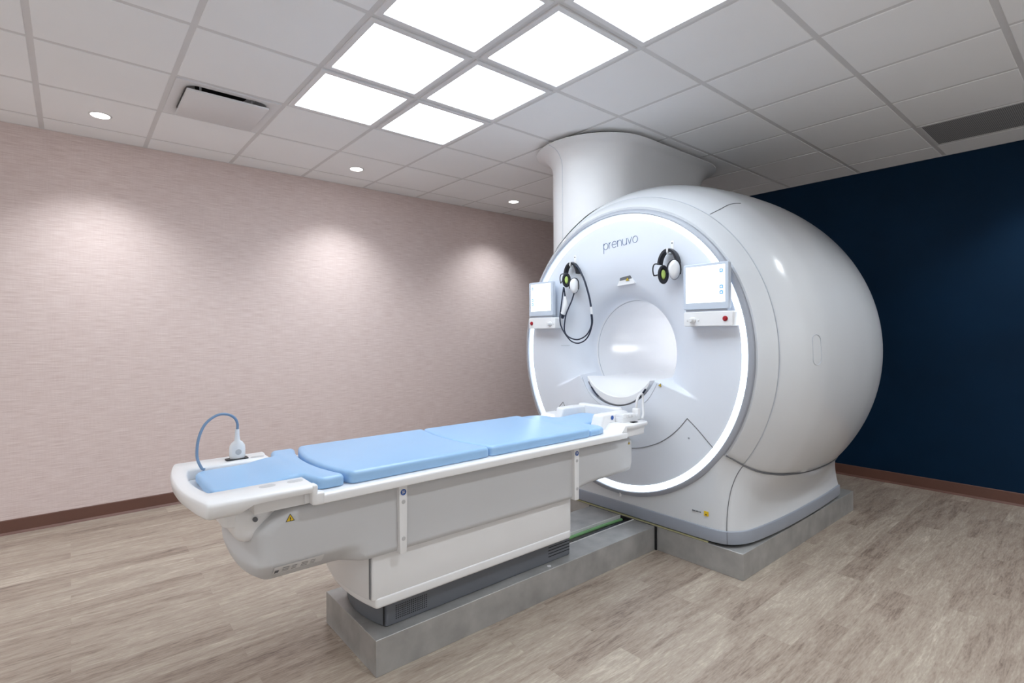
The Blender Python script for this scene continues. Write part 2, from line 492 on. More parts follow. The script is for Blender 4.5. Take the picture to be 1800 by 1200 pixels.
for (i, j) in LIGHTS:
    if proto is None: proto = light_panel(i, j, LBL[(i, j)]); continue
    c = copy_tree(proto); c.location = (GX + (i + .5) * GS, GY + (j + .5) * GS, ZC); c['label'] = LBL[(i, j)]

def downlight(x, y, label):
    t = empty('recessed_downlight', (x, y, ZC), label, 'downlight', 'recessed downlights along the pink wall')
    bm = nb(); lathe(bm, [(0.0, .052), (-.004, .054), (-.005, .060), (-.001, .066), (0.0, .066)], (x, y, ZC), n=32, cap0=False, cap1=False)
    build('trim_ring', bm, M['metal_white'], t)
    bm = nb(); lathe(bm, [(-.0005, .0525), (-.0035, .050)], (x, y, ZC), n=32)
    build('lens', bm, M['lens'], t, label='bright round lens')
    return t
DL = [(0.165, 4.37, 'leftmost small round downlight, left of the air vent'), (1.985, 4.385, 'small round downlight between the light panels and the pink wall'),
      (3.85, 4.39, 'small round downlight nearest the white ceiling column')]
d0 = None
for x, y, lb in DL:
    if d0 is None: d0 = downlight(x, y, lb)
    else:
        c = copy_tree(d0); c.location = (x, y, ZC); c['label'] = lb
for x, y in [d[:2] for d in DL] + [(-1.65, 4.37), (-1.65, 2.2), (-1.65, 0.2), (-1.65, -1.8), (0.2, -1.85), (2.0, -1.85), (3.9, -1.85), (3.38, 0.02), (5.10, 0.02), (1.55, 0.02)]:  # beams of the fittings and an inferred lamp; the rest are added fill
    ld = bpy.data.lights.new('downlight_and_fill_beam', 'SPOT'); ld.energy = (108 if y > 3 and x > -1 else 92 if -1 < y < 1 and x > 0 else 110); ld.color = (0.90, 0.955, 1.0)
    ld.spot_size = math.radians(114 if y > 3 else 124); ld.spot_blend = (0.95 if y > 3 else 0.62); ld.shadow_soft_size = 0.05
    lo = bpy.data.objects.new('downlight_and_fill_beam', ld); COL.objects.link(lo); lo.location = (x, y, ZC - 0.012)

# square plaque diffuser
x0, y0 = GX + VENT[0] * GS, GY + VENT[1] * GS; x1, y1 = x0 + GS, y0 + GS
t = empty('air_vent', ((x0 + x1) / 2, (y0 + y1) / 2, ZC), 'square white ceiling air vent with a hanging face plate', 'air vent')
bm = nb(); a = 0.014; b = 0.075
ro = lambda d, z, r: [Vector((px_, py_, z)) for px_, py_ in rrect(x0 + d, x1 - d, y0 + d, y1 - d, r, 5)]
loft(bm, [ro(a, ZC + .02, .002), ro(a, ZC - .004, .002), ro(b - .02, ZC - .004, .06), ro(b, ZC + .004, .07), ro(b + .015, ZC + .05, .07), ro(b + .02, ZC + .11, .07)], cap0=False, cap1=True)
build('vent_pan', bm, M['metal_white'], t)
bm = nb(); lathe(bm, [(0, .15), (-.012, .15)], ((x0 + x1) / 2, (y0 + y1) / 2, ZC + .109), n=32); build('duct_opening', bm, M['dark'], t, label='dark round duct opening')
bm = nb(); slab(bm, rrect(x0 + .075, x1 - .075, y0 + .075, y1 - .075, .004, 2), ZC - .030, ZC - .018, .002, .002, 2); build('face_plate', bm, M['metal_white'], t)
for sx in (x0 + .16, x1 - .16):
    for sy in (y0 + .16, y1 - .16):
        bm = nb(); lathe(bm, [(-.02, .006), (.11, .006)], (sx, sy, ZC), n=10); build('hanger_rod', bm, M['metal_white'], t)

# perforated return grille
x0, y0 = GX + GRILLE[0] * GS, GY + GRILLE[1] * GS; x1, y1 = x0 + GS, y0 + GS
t = empty('return_air_grille', ((x0 + x1) / 2, (y0 + y1) / 2, ZC), 'grey perforated return air grille in ceiling by the navy wall', 'air grille')
bm = nb()
def R4(d, z): return [Vector((x0 + d, y0 + d, z)), Vector((x1 - d, y0 + d, z)), Vector((x1 - d, y1 - d, z)), Vector((x0 + d, y1 - d, z))]
loft(bm, [R4(.012, ZC + .02), R4(.012, ZC - .003), R4(.034, ZC - .003), R4(.036, ZC + .02)], cap0=False, cap1=False); build('grille_frame', bm, M['tee'], t, smooth=20)
bm = nb(); box(bm, x0 + .03, x1 - .03, y0 + .03, y1 - .03, ZC, ZC + .003); build('perforated_sheet', bm, M['perf'], t, smooth=0)

# ------------------------------------------------------------------ plinths
ZP = 0.147
TC = 2.166            # centre line of the table
t = empty('table_plinth', (1.88, TC, 0), 'long grey steel-clad plinth under the patient table', 'plinth')
bm = nb()
tx0, tx1, ty0, ty1 = 2.02, 2.8335, 2.062, 2.175      # cable trough cut into its far end
def blk(x0, x1, y0, y1, z0=0.0, z1=ZP): box(bm, x0, x1, y0, y1, z0, z1, 0.0015, 1)
blk(0.934, tx1, 1.907, ty0); blk(0.934, tx0, ty0, 2.425); blk(tx0, tx1, ty1, 2.425); blk(tx0, tx1, ty0, ty1, 0, 0.07)
build('steel_cladding', bm, M['steel'], t, smooth=20)
bm = nb(); box(bm, 2.14, tx1, ty0 + .001, ty0 + .006, .071, ZP + .003); box(bm, 2.14, tx1, ty1 - .006, ty1 - .001, .071, ZP + .003); build('trough_edging', bm, M['tee'], t, smooth=0)
bm = nb(); box(bm, tx0, tx1, ty0 + .006, ty1 - .006, .0705, .076); build('trough_lining', bm, M['dark'], t, smooth=0)
bm = nb(); lathe(bm, [(0, .011), (.002, .011), (.0028, .008)], (1.93, 1.937, ZP), n=20); build('screw_cap', bm, M['tee'], t)
t = empty('scanner_plinth', (3.725, 2.166, 0), 'square grey steel-clad plinth under the scanner', 'plinth')
bm = nb(); box(bm, 2.842, 4.616, 1.355, 2.99, 0, ZP, 0.0015, 1); build('steel_cladding', bm, M['steel'], t, smooth=20)
bm = nb(); box(bm, 2.844, 2.853, 1.56, 2.78, ZP, ZP + .009, .002); build('foam_strip', bm, M['foam_yellow'], t, smooth=0, label='pale yellow foam strip')
bm = nb(); box(bm, 2.8345, 2.8415, 1.895, 2.44, 0.0, ZP - .002); build('dark_joint', bm, M['dark'], t, smooth=0)
tag(build('trough_cable', tube(nb(), [(2.05, 2.100, .112), (2.3, 2.094, .122), (2.6, 2.100, .126), (2.82, 2.110, .122)], .016, 8), M['black'], loc=(2.44, 2.115, .1)), 'thick black cable lying in the plinth trough', 'cable', 'cables in the plinth trough')
tag(build('trough_cable', tube(nb(), [(2.05, 2.158, .118), (2.3, 2.156, .128), (2.6, 2.152, .131), (2.82, 2.150, .126)], .010, 8), M['cable_green'], loc=(2.44, 2.155, .1)), 'pale green cable lying in the plinth trough', 'cable', 'cables in the plinth trough')
tag(build('trough_cable', tube(nb(), [(2.04, 2.136, .124), (2.12, 2.135, .134), (2.22, 2.136, .126), (2.34, 2.134, .098)], .007, 8), M['cable_orange'], loc=(2.18, 2.14, .12)), 'short orange cable in the plinth trough beside the table base', 'cable', 'cables in the plinth trough')

# ------------------------------------------------------------------ scanner
YC, ZN, SY, SZ = 2.180, 1.233, 0.988, 1.012
RSY, RSZ = 0.976, 1.026      # the front ring is a touch taller than wide
def e_y(x): return lerp(RSY, SY, sstep(2.84, 3.05, x))
def e_z(x): return lerp(RSZ, SZ, sstep(2.84, 3.05, x))
KX = [2.832, 2.845, 2.875, 2.92, 3.0, 3.1, 3.2, 3.45, 3.7, 3.95, 4.2, 4.45, 4.6, 4.66]
KR = [0.917, 0.938, 0.970, 1.008, 1.073, 1.114, 1.140, 1.164, 1.172, 1.167, 1.136, 1.050, 0.945, 0.86]
def shell_r(x): return hermite(KX, KR, x)
SX = [2.83, 2.925, 2.995, 3.116, 3.25, 3.46, 3.8, 4.2, 4.45, 4.7]
SZS = [0.677, 0.612, 0.575, 0.546, 0.526, 0.503, 0.482, 0.482, 0.50, 0.53]
def seam_z(x): return hermite(SX, SZS, x)
def shell_pt(x, z, side=-1, out=0.0):
    r = shell_r(x) + out; q = (z - ZN) / e_z(x)
    return Vector((x, YC + side * e_y(x) * math.sqrt(max(0, r * r - q * q)), z))
def revolve(prof, n=160, cut=True):
    bm = nb(); rings = []
    for x, r in prof:
        ring = []
        for k in range(n):
            a = 2 * PI * k / n + PI / 2
            z = ZN + e_z(x) * r * math.sin(a)
            if cut: z = max(z, seam_z(x))
            ring.append(Vector((x, YC + e_y(x) * r * math.cos(a), z)))
        rings.append(ring)
    loft(bm, rings, True, False, False)
    return bm
def xs_between(a, b, n): return [a + (b - a) * i / n for i in range(n + 1)]

sc = empty('mri_scanner', (3.725, 2.166, ZP), 'large white round MRI scanner with glowing ring around its bore', 'medical scanner')
build('front_cover', revolve([(2.846, shell_r(2.842) - .015)] + [(x, shell_r(x)) for x in xs_between(2.842, 2.918, 10)] + [(2.921, shell_r(2.921) - .004), (2.935, shell_r(2.93) - .03)]), M['shell'], sc, smooth=50)
build('body_shell', revolve([(2.922, shell_r(2.924) - .02), (2.923, shell_r(2.924) - .003)] + [(x, shell_r(x)) for x in xs_between(2.927, 4.235, 34)] + [(4.239, shell_r(4.239) - .004), (4.24, shell_r(4.24) - .03)]), M['shell'], sc, smooth=50)
bm = revolve([(4.236, shell_r(4.236) - .03), (4.237, shell_r(4.237) - .007)] + [(x, shell_r(x) - .006) for x in xs_between(4.243, 4.6, 12)] + [(4.64, 0.90), (4.665, 0.82), (4.672, 0.70), (4.675, 0.45), (4.66, 0.37)])
build('rear_cover', bm, M['shell'], sc, smooth=50)

# face: dished panel with a protruding docking area below the bore
FR = [0.350, 0.356, 0.366, 0.382, 0.41, 0.45, 0.50, 0.56, 0.62, 0.70, 0.834]
FX = [3.000, 2.978, 2.955, 2.932, 2.908, 2.886, 2.869, 2.852, 2.843, 2.838, 2.834]
def fe(r): return lerp(SY, RSY, sstep(.45, .83, r)), lerp(SZ, RSZ, sstep(.45, .83, r))
def face_x(y, z):
    r = math.hypot((y - YC) / SY, (z - ZN) / SZ); dy = abs(y - YC)
    x = hermite(FR, FX, r) if r > FR[0] else FX[0]
    zl = 1.075 - max(0, dy - 0.30) * 0.40
    wgt = (1 - sstep(zl - 0.010, zl + 0.010, z)) * (1 - sstep(0.30, 0.60, dy)) * sstep(0.50, 0.86, z)
    return lerp(x, min(x, 2.795), wgt)
bm = nb(); rad = []
r = 0.350
while r < 0.850: rad.append(r); r += 0.0035 if r < 0.40 else 0.0055
rad.append(0.850); NA = 640; rings = []
rings.append([Vector((3.03, YC + SY * .350 * math.cos(2 * PI * k / NA), ZN + SZ * .350 * math.sin(2 * PI * k / NA))) for k in range(NA)])
for r in rad:
    ring = []
    for k in range(NA):
        a = 2 * PI * k / NA; y = YC + fe(r)[0] * r * math.cos(a); z = ZN + fe(r)[1] * r * math.sin(a)
        ring.append(Vector((face_x(y, z), y, z)))
    rings.append(ring)
loft(bm, rings, True, False, False)
face = build('face_panel', bm, M['face'], sc, smooth=60)

def ann(prof, n=160):
    bm = nb(); rings = [[Vector((x, YC + RSY * r * math.cos(2 * PI * k / n), ZN + RSZ * r * math.sin(2 * PI * k / n))) for k in range(n)] for x, r in prof]
    loft(bm, rings + [rings[0]], True, False, False); return bm
build('ring_light', ann([(2.840, 0.848), (2.833, 0.850), (2.829, 0.856), (2.828, 0.868), (2.829, 0.879), (2.833, 0.885), (2.840, 0.887)]), M['ring'], sc, label='white glowing light ring')
build('ring_bezel', ann([(2.845, 0.8875), (2.822, 0.8885), (2.818, 0.893), (2.820, 0.904), (2.828, 0.917), (2.845, 0.920)]), M['bezel'], sc, label='grey rim around the light ring')

bm = nb(); rings = []
for x, r in ((3.028, .3505), (3.046, .3505), (3.050, .3475), (3.30, .3475), (3.8, .3475), (4.4, .3475), (4.60, .355), (4.66, .372)):
    rings.append([Vector((x, YC + SY * r * math.cos(2 * PI * k / 96), ZN + SZ * r * math.sin(2 * PI * k / 96))) for k in range(96)])
loft(bm, rings, True, False, False); liner = build('bore_liner', bm, M['bore'], sc, smooth=50)
bm = nb(); rings = []
for x, r in ((3.046, .3500), (3.0475, .3470), (3.049, .3500)):
    rings.append([Vector((x, YC + SY * r * math.cos(2 * PI * k / 96), ZN + SZ * r * math.sin(2 * PI * k / 96))) for k in range(96)])
loft(bm, rings, True, False, False); build('bore_seam', bm, M['seam_light'], liner)
M['bore_fill'] = glow('bore_fill', (0.96, 0.98, 1.0), 14.0)  # unseen strip, added to lighten the bore and put a highlight on its wall
bm = nb()
a0, a1 = math.radians(180), math.radians(196)
rings = []
for x in (3.75, 4.45):
    rings.append([Vector((x, YC + SY * rr * math.cos(a), ZN + SZ * rr * math.sin(a))) for rr, a in ((.347, a0), (.347, a1), (.343, a1), (.343, a0))])
loft(bm, rings); build('bore_fill_strip', bm, M['bore_fill'], liner, smooth=0, label='added glowing strip inside the bore, out of view')

# patient bridge through the bore, with a scooped front lip
def arc_z(y, half=0.252, zb=0.940, zt=1.062):
    s = zt - zb; R = (half * half + s * s) / (2 * s); d = min(abs(y - YC + 0.012), half)
    return zb + R - math.sqrt(R * R - d * d)
bm = nb(); ny = 36; xsb = [2.800, 2.803, 2.81, 2.84, 2.87, 2.90, 2.93, 2.96, 3.0, 3.2, 3.8, 4.5]
top, bot = [], []
for x in xsb:
    tr, br_ = [], []
    for k in range(ny + 1):
        y = YC - 0.012 + 0.252 * (2 * k / ny - 1)
        z = lerp(arc_z(y), 1.052, sstep(2.83, 3.0, x) * 0.93) if x > 2.83 else arc_z(y)
        if x == 2.800: z -= 0.004
        tr.append(Vector((x, y, z))); br_.append(Vector((x, y, arc_z(y, .252, .890, 1.045))))
    top.append(tr); bot.append(br_)
rings = [t_ + b_[::-1] for t_, b_ in zip(top, bot)]
loft(bm, rings); br = build('patient_bridge', bm, M['white'], sc, smooth=45)
bm = nb(); pts = []
for k in range(ny + 1):
    y = YC - 0.012 + 0.253 * (2 * k / ny - 1); pts.append((2.797, y, arc_z(y, .253, .886, 1.052)))
tube(bm, pts[2:-1], .0042, 6, 1); build('bridge_gap', bm, M['seam'], br, label='dark gap under the bridge lip')
for s in (-1, 1):
    bm = nb()
    dy0 = 0.20 if s > 0 else 0.215
    for k in range(1):
        y0 = YC - .012 + s * dy0
        tube(bm, [(2.7945, y0 + s * .012, arc_z(y0 + s * .012, .253, .886, 1.052) + .003), (2.7945, y0 - s * .02, arc_z(y0 - s * .02, .253, .886, 1.052)), (2.7945, y0 - s * .05, arc_z(y0 - s * .05, .253, .886, 1.052))], .006, 6, 4)
    build('rubber_stop', bm, M['rubber'], br)

def face_line(name, pts, r, mat, sub=8, smooth=True, n=6, parent=None, off=0.0):
    P = smooth_path([(0, y, z) for y, z in pts], sub) if smooth else [Vector((0, y, z)) for y, z in pts]
    Q = [Vector((face_x(p.y, p.z) - off, p.y, p.z)) for p in P]
    bm = nb(); tube(bm, Q, r, n, 1, smooth=False); return build(name, bm, mat, parent or face)
mir = lambda p: (2 * YC - p[0], p[1])
half = [(1.677, .852), (1.725, .79), (1.777, .739), (1.835, .697), (1.897, .664), (2.00, .626), (2.09, .608)]
face_line('panel_seam', half + [(YC, .604)] + [mir(p) for p in half[::-1]], .0028, M['seam'])
for f in (lambda p: p, mir):
    face_line('panel_seam', [f(p) for p in ((1.677, .852), (1.62, .800), (1.56, .742), (1.505, .690))], .0028, M['seam'])
grv = [(2.462, 1.050), (2.43, .985), (2.38, .925), (2.30, .877), (2.20, .856), (2.12, .858)]
face_line('dock_groove', grv, .0022, M['seam_light'])
face_line('dock_groove', [(1.860, 1.048), (1.885, 1.0), (1.925, .945), (1.965, .912)], .0022, M['seam_light'])
bm = nb(); lathe(bm, [(-.003, .0055), (.004, .0055)], (face_x(1.668, .737), 1.668, .737), 'x', 14); build('screw_cap', bm, M['bezel'], face)
bm = nb(); lathe(bm, [(-.003, .0055), (.004, .0055)], (face_x(2.692, .737), 2.692, .737), 'x', 14); build('screw_cap', bm, M['bezel'], face)

# yellow triangle stickers
def tri_sticker(name, org, ux, uy, size, parent, back=True):
    """flat warning triangle: org = centre, ux / uy = in-plane directions"""
    org, ux, uy = Vector(org), Vector(ux).normalized(), Vector(uy).normalized(); nrm = ux.cross(uy)
    bm = nb()
    def tri(s, d): return [org + nrm * d + ux * (s * math.cos(a)) + uy * (s * math.sin(a)) for a in (PI / 2, PI / 2 + 2 * PI / 3, PI / 2 + 4 * PI / 3)]
    loft(bm, [tri(size, 0), tri(size, .0012)], mi=1)
    loft(bm, [tri(size * .80, .0010), tri(size * .80, .0020)], mi=0)
    # dark pictogram bar and dot
    for (a, b, c, d) in ((-.09, .09, -.12, .32), (-.1, .1, -.34, -.2)):
        q = lambda e: [org + nrm * e + ux * (u * size) + uy * (v * size) for u, v in ((a, c), (b, c), (b, d), (a, d))]
        loft(bm, [q(.0018), q(.0028)], mi=1)
    return build(name, bm, [M['yellow'], M['black']], parent, smooth=0, label='yellow warning triangle')
# laser port above the bore; a grey strip paints the shade at its top
def fq(pts, d): return [Vector((face_x(y, z) - d, y, z)) for y, z in pts]
bm = nb(); q = [(2.188, 1.732), (2.103, 1.742), (2.094, 1.722), (2.196, 1.712)]
loft(bm, [fq(q, .0005), fq(q, .003)]); port = build('laser_port_shade', bm, M['seam'], sc, smooth=0, label='small grey strip for the shaded top of the laser port')
bm = nb(); q = [(2.200, 1.716), (2.092, 1.724), (2.070, 1.688), (2.220, 1.680)]
loft(bm, [fq(q, -.004), [Vector((face_x(y, z) - (.010 if z < 1.70 else .001), y, z)) for y, z in q]]); build('port_scoop', bm, M['white'], port, smooth=0)
tri_sticker('warning_label', (face_x(2.128, 1.716) - .006, 2.128, 1.716), (0, -1, 0), (0, 0, 1), .017, sc)
tri_sticker('warning_label', (2.793, 1.835, 1.040), (0, -1, -.4), (0, -.4, 1), .014, sc)

# lettering
def letters(name, y_left, z0, h, wscale, mat, parent, slope=0.0, xoff=0.0012, rad=0.0023):
    """the word on the face, drawn as thin strokes; u runs to the viewer's right (-Y)"""
    def arc(cx_, cz_, r_, a0_, a1_, n=14): return [(cx_ + r_ * math.cos(math.radians(lerp(a0_, a1_, i / n))), cz_ + r_ * math.sin(math.radians(lerp(a0_, a1_, i / n)))) for i in range(n + 1)]
    R = .5; L_ = []
    L_.append((1.0, [[(0, 1.05), (0, -.62)], arc(R, .5, R, 0, 360, 28)]))                                  # p
    L_.append((.45, [[(0, 1), (0, 0)], [(0, .55)] + arc(.42, .55, .42, 180, 95, 10)]))                     # r
    L_.append((1.0, [[(0, .52), (1.0, .52)], arc(R, .5, R, 2, 318, 28)]))                                  # e
    L_.append((.85, [[(0, 1), (0, 0)], [(0, .57)] + arc(.425, .57, .425, 180, 0, 14) + [(.85, 0)]]))       # n
    L_.append((.85, [[(0, 1)] + arc(.425, .43, .425, 180, 360, 14) + [(.85, 1)], [(.85, 1), (.85, 0)]]))   # u
    L_.append((.85, [[(0, 1), (.425, 0)], [(.425, 0), (.85, 1)]]))                                         # v
    L_.append((1.0, [arc(R, .5, R, 0, 360, 28)]))                                                          # o
    bm = nb(); u = 0
    for wd, strokes in L_:
        for st in strokes:
            P = []
            for a, b in st:
                y = y_left - (u + a) * h * wscale; z = z0 + b * h + slope * (u + a) * h
                P.append(Vector((face_x(y, z) - xoff, y, z)))
            tube(bm, P, rad, 6, 1, smooth=False)
        u += wd + .22
    return build(name, bm, mat, parent, smooth=60, label='thin blue-grey lettering')
letters('lettering', 2.300, 1.930, 0.042, 0.90, M['navy_ink'], sc, slope=.06, rad=.0017)
face_line('small_marking', [(2.722, 1.27), (2.655, 1.27)], .002, M['seam_light'], 2, parent=face)

# skirt that carries the drum, and the bumper around its foot
ZB0, ZB1 = 0.165, 0.238
B = [(4.36, 1.374), (4.22, 1.366), (3.95, 1.355), (3.60, 1.351), (3.32, 1.356), (3.10, 1.371), (3.00, 1.384), (2.945, 1.400), (2.900, 1.424), (2.864, 1.458), (2.845, 1.51), (2.839, 1.60), (2.838, 1.75), (2.838, 1.95), (2.838, 2.18)]
TX = [4.29, 4.18, 3.95, 3.62, 3.35, 3.15, 3.04, 2.98, 2.945, 2.925]
def bez_pt(dy): return Vector((2.834, YC - dy, ZN - RSZ * math.sqrt(.912 ** 2 - (dy / RSY) ** 2)))
T = [shell_pt(x, seam_z(x), -1, -0.003) for x in TX] + [bez_pt(.712), bez_pt(.60), bez_pt(.43), bez_pt(.23), bez_pt(0)]
def cat(P, sub=5): return smooth_path(P, sub)
Bs = cat([Vector((x, y, ZB1)) for x, y in B]); Ts = cat(T)
def skirt_pt(i, v):
    b, t_ = Bs[i], Ts[i]
    side = sstep(2.84, 3.1, b.x)
    p1 = Vector((lerp(b.x, t_.x, .06), b.y + 0.035 * side, lerp(b.z, t_.z, lerp(.72, .55, side))))
    return b * (1 - v) ** 2 + p1 * 2 * v * (1 - v) + t_ * v * v
bm = nb(); NV = 16; rows = []
for v in range(NV + 1):
    right = [skirt_pt(i, v / NV) for i in range(len(Bs))]
    left = [Vector((p.x, 2 * YC - p.y, p.z)) for p in right[:-1][::-1]]
    rows.append(right + left)
loft(bm, rows, closed=True, cap0=False, cap1=False)
skirt = build('base_skirt', bm, M['shell'], sc, smooth=60)
outl = [(p.x, p.y) for p in Bs] + [(p.x, 2 * YC - p.y) for p in Bs[:-1][::-1]]
def grow(d): return inset2d(ccw(outl), -d)
bm = nb(); slab(bm, grow(.008), ZB0, ZB1 + .002, .006, .004, 3); bump = build('bumper', bm, M['bumper'], sc, smooth=50, label='blue-grey bumper band')
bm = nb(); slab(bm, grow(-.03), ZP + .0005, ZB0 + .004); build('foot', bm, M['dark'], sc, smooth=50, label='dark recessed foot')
def tube_on(name, P, r, mat, parent, n=6):
    bm = nb(); tube(bm, P, r, n, 1, smooth=False); return build(name, bm, mat, parent)
i9 = 9 * 5
tube_on('skirt_seam', [skirt_pt(i9, v / 14) + Vector((-.001, -.001, 0)) for v in range(15)], .0022, M['seam'], skirt)
tube_on('bumper_seam', [(2.8575, 1.4515, ZB0 + .002), (2.8575, 1.4515, ZB1)], .0016, M['seam'], bump)
for s in (-1, 1):
    tube_on('side_seam', [shell_pt(x, seam_z(x) + .001, s, .0005) for x in xs_between(2.84, 4.29, 50)], .0045, M['seam'], sc)
# joint between front cover and drum
P = []
for k in range(121):
    a = math.radians(-38 + 256 * k / 120); r = shell_r(2.922) - .001
    P.append(Vector((2.922, YC - e_y(2.922) * r * math.cos(a), ZN + e_z(2.922) * r * math.sin(a))))
tube_on('cover_seam', P, .0028, M['seam_light'], sc)
tube_on('upper_seam', [shell_pt(x, lerp(2.059, 2.143, math.sin((x - 2.927) / .223 * PI / 2)), -1, .0) for x in xs_between(2.927, 3.15, 12)], .0028, M['seam'], sc)
# oval hatch in the drum's side
P = []
for k in range(48):
    a = 2 * PI * k / 48; hx, hz = .030, .052
    px_ = 3.110 + hx * math.cos(a); pz = 1.266 + hx * 1.0 * math.sin(a) + (hz if math.sin(a) > 0 else -hz)
    P.append(shell_pt(px_, pz, -1, .0006))
bm = nb(); tube(bm, P, .0022, 6, 1, closed=True, smooth=False); build('side_hatch', bm, M['seam_light'], sc, label='oval hatch outline')
# printed line and yellow sticker on the skirt
def skirt_find(y, z):
    best = None
    for i in range(len(Bs)):
        for k in range(81):
            p = skirt_pt(i, k / 80); d = (p.y - y) ** 2 + (p.z - z) ** 2
            if p.x < 3.0 and (best is None or d < best[0]): best = (d, p)
    return best[1]
bm = nb()
for a, b in ((1.652, 1.632), (1.626, 1.617), (1.612, 1.609), (1.604, 1.598)):
    p, q = skirt_find(a, .316), skirt_find(b, .316)
    x = min(p.x, q.x) - .004
    loft(bm, [[Vector((x, a, .313)), Vector((x, b, .313)), Vector((x, b, .319)), Vector((x, a, .319))], [Vector((x + .006, a, .313)), Vector((x + .006, b, .313)), Vector((x + .006, b, .319)), Vector((x + .006, a, .319))]])
build('printed_marking', bm, M['base_grey'], skirt, smooth=0)
p = skirt_find(1.565, .316)
bm = nb(); box(bm, p.x - .005, p.x + .004, 1.552, 1.578, .303, .329); lab = build('yellow_label', bm, M['yellow'], sc, smooth=0, label='small yellow square label')
bm = nb(); box(bm, p.x - .006, p.x - .004, 1.561, 1.569, .308, .314); build('label_print', bm, M['black'], lab, smooth=0)
p = skirt_find(2.165, .295)
bm = nb(); box(bm, p.x - .012, p.x - .0, 2.161, 2.168, .275, .312); build('white_tab', bm, M['white'], skirt, smooth=0)

# touch displays and control boxes
def display(ya, yb, s):
    """s = +1: icons on the viewer's right"""
    X = 2.768
    bm = nb(); prof = rrect(ya, yb, 1.492, 1.752, .012, 5)
    loft(bm, [[Vector((x, y, z)) for y, z in inset2d(ccw(prof), d)] for x, d in ((X + .034, .006), (X + .028, 0), (X + .004, 0), (X + .001, .0015), (X, .005))])
    d = build('touch_display', bm, M['disp'], sc, smooth=40, label='white touch display beside the bore')
    if s > 0: sa, sb = ya + .020, yb - .018
    else: sa, sb = ya + .022, yb - .024
    bm = nb(); box(bm, X - .0012, X + .001, sa, sb, 1.530, 1.736); build('screen', bm, M['screen'], d, smooth=0, label='lit white screen')
    yi = sa + .021 if s > 0 else sb - .018
    for zi in (1.703, 1.614, 1.583):
        bm = nb(); w_ = .0100
        o_ = rrect(yi - w_, yi + w_, zi - w_, zi + w_, .003, 3); n_ = rrect(yi - w_ * .45, yi + w_ * .45, zi - w_ * .45, zi + w_ * .45, .002, 3)
        V = lambda x, R_: [Vector((x, y, z)) for y, z in R_]
        loft(bm, [V(X - .0012, o_), V(X - .0020, o_), V(X - .0020, n_), V(X - .0012, n_)], cap0=False, cap1=False)
        build('icon', bm, M['icon'], d, smooth=0)
    bm = nb(); box(bm, X + .03, 2.86, (ya + yb) / 2 - .05, (ya + yb) / 2 + .05, 1.56, 1.66, .006); build('display_mount', bm, M['disp'], d)
    bm = nb(); box(bm, X + .006, X + .05, ya + .012, yb - .012, 1.474, 1.495, .004); build('display_hinge', bm, M['bezel'], d)
    # box below
    ba, bb = (ya - .022, yb - .002) if s > 0 else (ya - .022, yb + .002)
    bm = nb(); prof = rrect(ba, bb, 1.397, 1.480, .010, 5)
    loft(bm, [[Vector((x, y, z)) for y, z in inset2d(ccw(prof), e)] for x, e in ((2.87, .0), (X + .004, 0), (X + .001, .0015), (X, .005))])
    b = build('control_box', bm, M['white'], sc, smooth=40, label='white control box under a display')
    kn, st = (bb - .058, ba + .042) if s > 0 else (ba + .052, bb - .032)
    bm = nb(); lathe(bm, [(0, .019), (-.006, .019), (-.010, .014), (-.026, .0125), (-.030, .010)], (X, kn, 1.432), 'x', 24); build('knob', bm, M['metal_white'], b)
    for e in (-.034, .034):
        bm = nb(); lathe(bm, [(0, .006), (-.004, .0055), (-.005, .004)], (X, kn + e, 1.432), 'x', 14); build('button', bm, M['metal_white'], b)
    bm = nb(); lathe(bm, [(0, .0145), (-.003, .0145), (-.004, .0095), (-.011, .0095), (-.013, .008)], (X, st, 1.438), 'x', 24)
    build('stop_button', bm, M['red'], b, label='red stop button')
display(1.390, 1.661, 1)
display(2.722, 2.981, -1)

# adhesive hooks
HOOKS = [(1.772, 1.900), (2.560, 1.905)]
for y, z in HOOKS:
    xf = face_x(y, z)
    bm = nb(); box(bm, xf - .004, xf + .004, y - .010, y + .010, z - .066, z + .020, .003); h = build('wall_hook', bm, M['white'], sc, label='small white adhesive hook')
    bm = nb(); tube(bm, [(xf - .003, y, z - .058), (xf - .020, y, z - .0635), (xf - .050, y, z - .0635), (xf - .061, y, z - .050)], .0045, 8, 4); build('hook_prong', bm, M['white'], h)
    bm = nb(); lathe(bm, [(0, .0045), (-.003, .004)], (xf - .004, y, z + .006), 'x', 12); build('hook_rivet', bm, M['base_grey'], h)

# ------------------------------------------------------------------ ceiling column
t = empty('vertical_duct', (3.75, 2.75, 1.86), 'tall white oval column rising from the scanner to the ceiling', 'column')
def stadium(R, z, n=28):
    out = []
    zf = z if callable(z) else (lambda x, y: z)
    for k in range(n + 1):
        a = math.radians(-90 + 180 * k / n); out.append((4.20 + R * math.cos(a), 2.75 + R * math.sin(a)))
    out += [(lerp(4.20, 3.30, k / 24), 2.75 + R) for k in range(1, 24)]
    for k in range(n + 1):
        a = math.radians(90 + 180 * k / n); out.append((3.30 + R * math.cos(a), 2.75 + R * math.sin(a)))
    out += [(lerp(3.30, 4.20, k / 24), 2.75 - R) for k in range(1, 24)]
    return [Vector((x, y, zf(x, y))) for x, y in out]
def on_shell(x, y):      # the column is scribed to the drum
    r = shell_r(x); d = (y - YC) / e_y(x)
    return ZN + e_z(x) * math.sqrt(max(.05, r * r - d * d)) + .007
def mid_z(t): return lambda x, y: lerp(on_shell(x, y), 2.64, t)
bm = nb(); loft(bm, [stadium(.345, on_shell), stadium(.345, mid_z(.33)), stadium(.345, mid_z(.66)), stadium(.345, 2.64)], cap0=False, cap1=False); build('column_cover', bm, M['duct'], t, smooth=50)
bm = nb(); rings = []
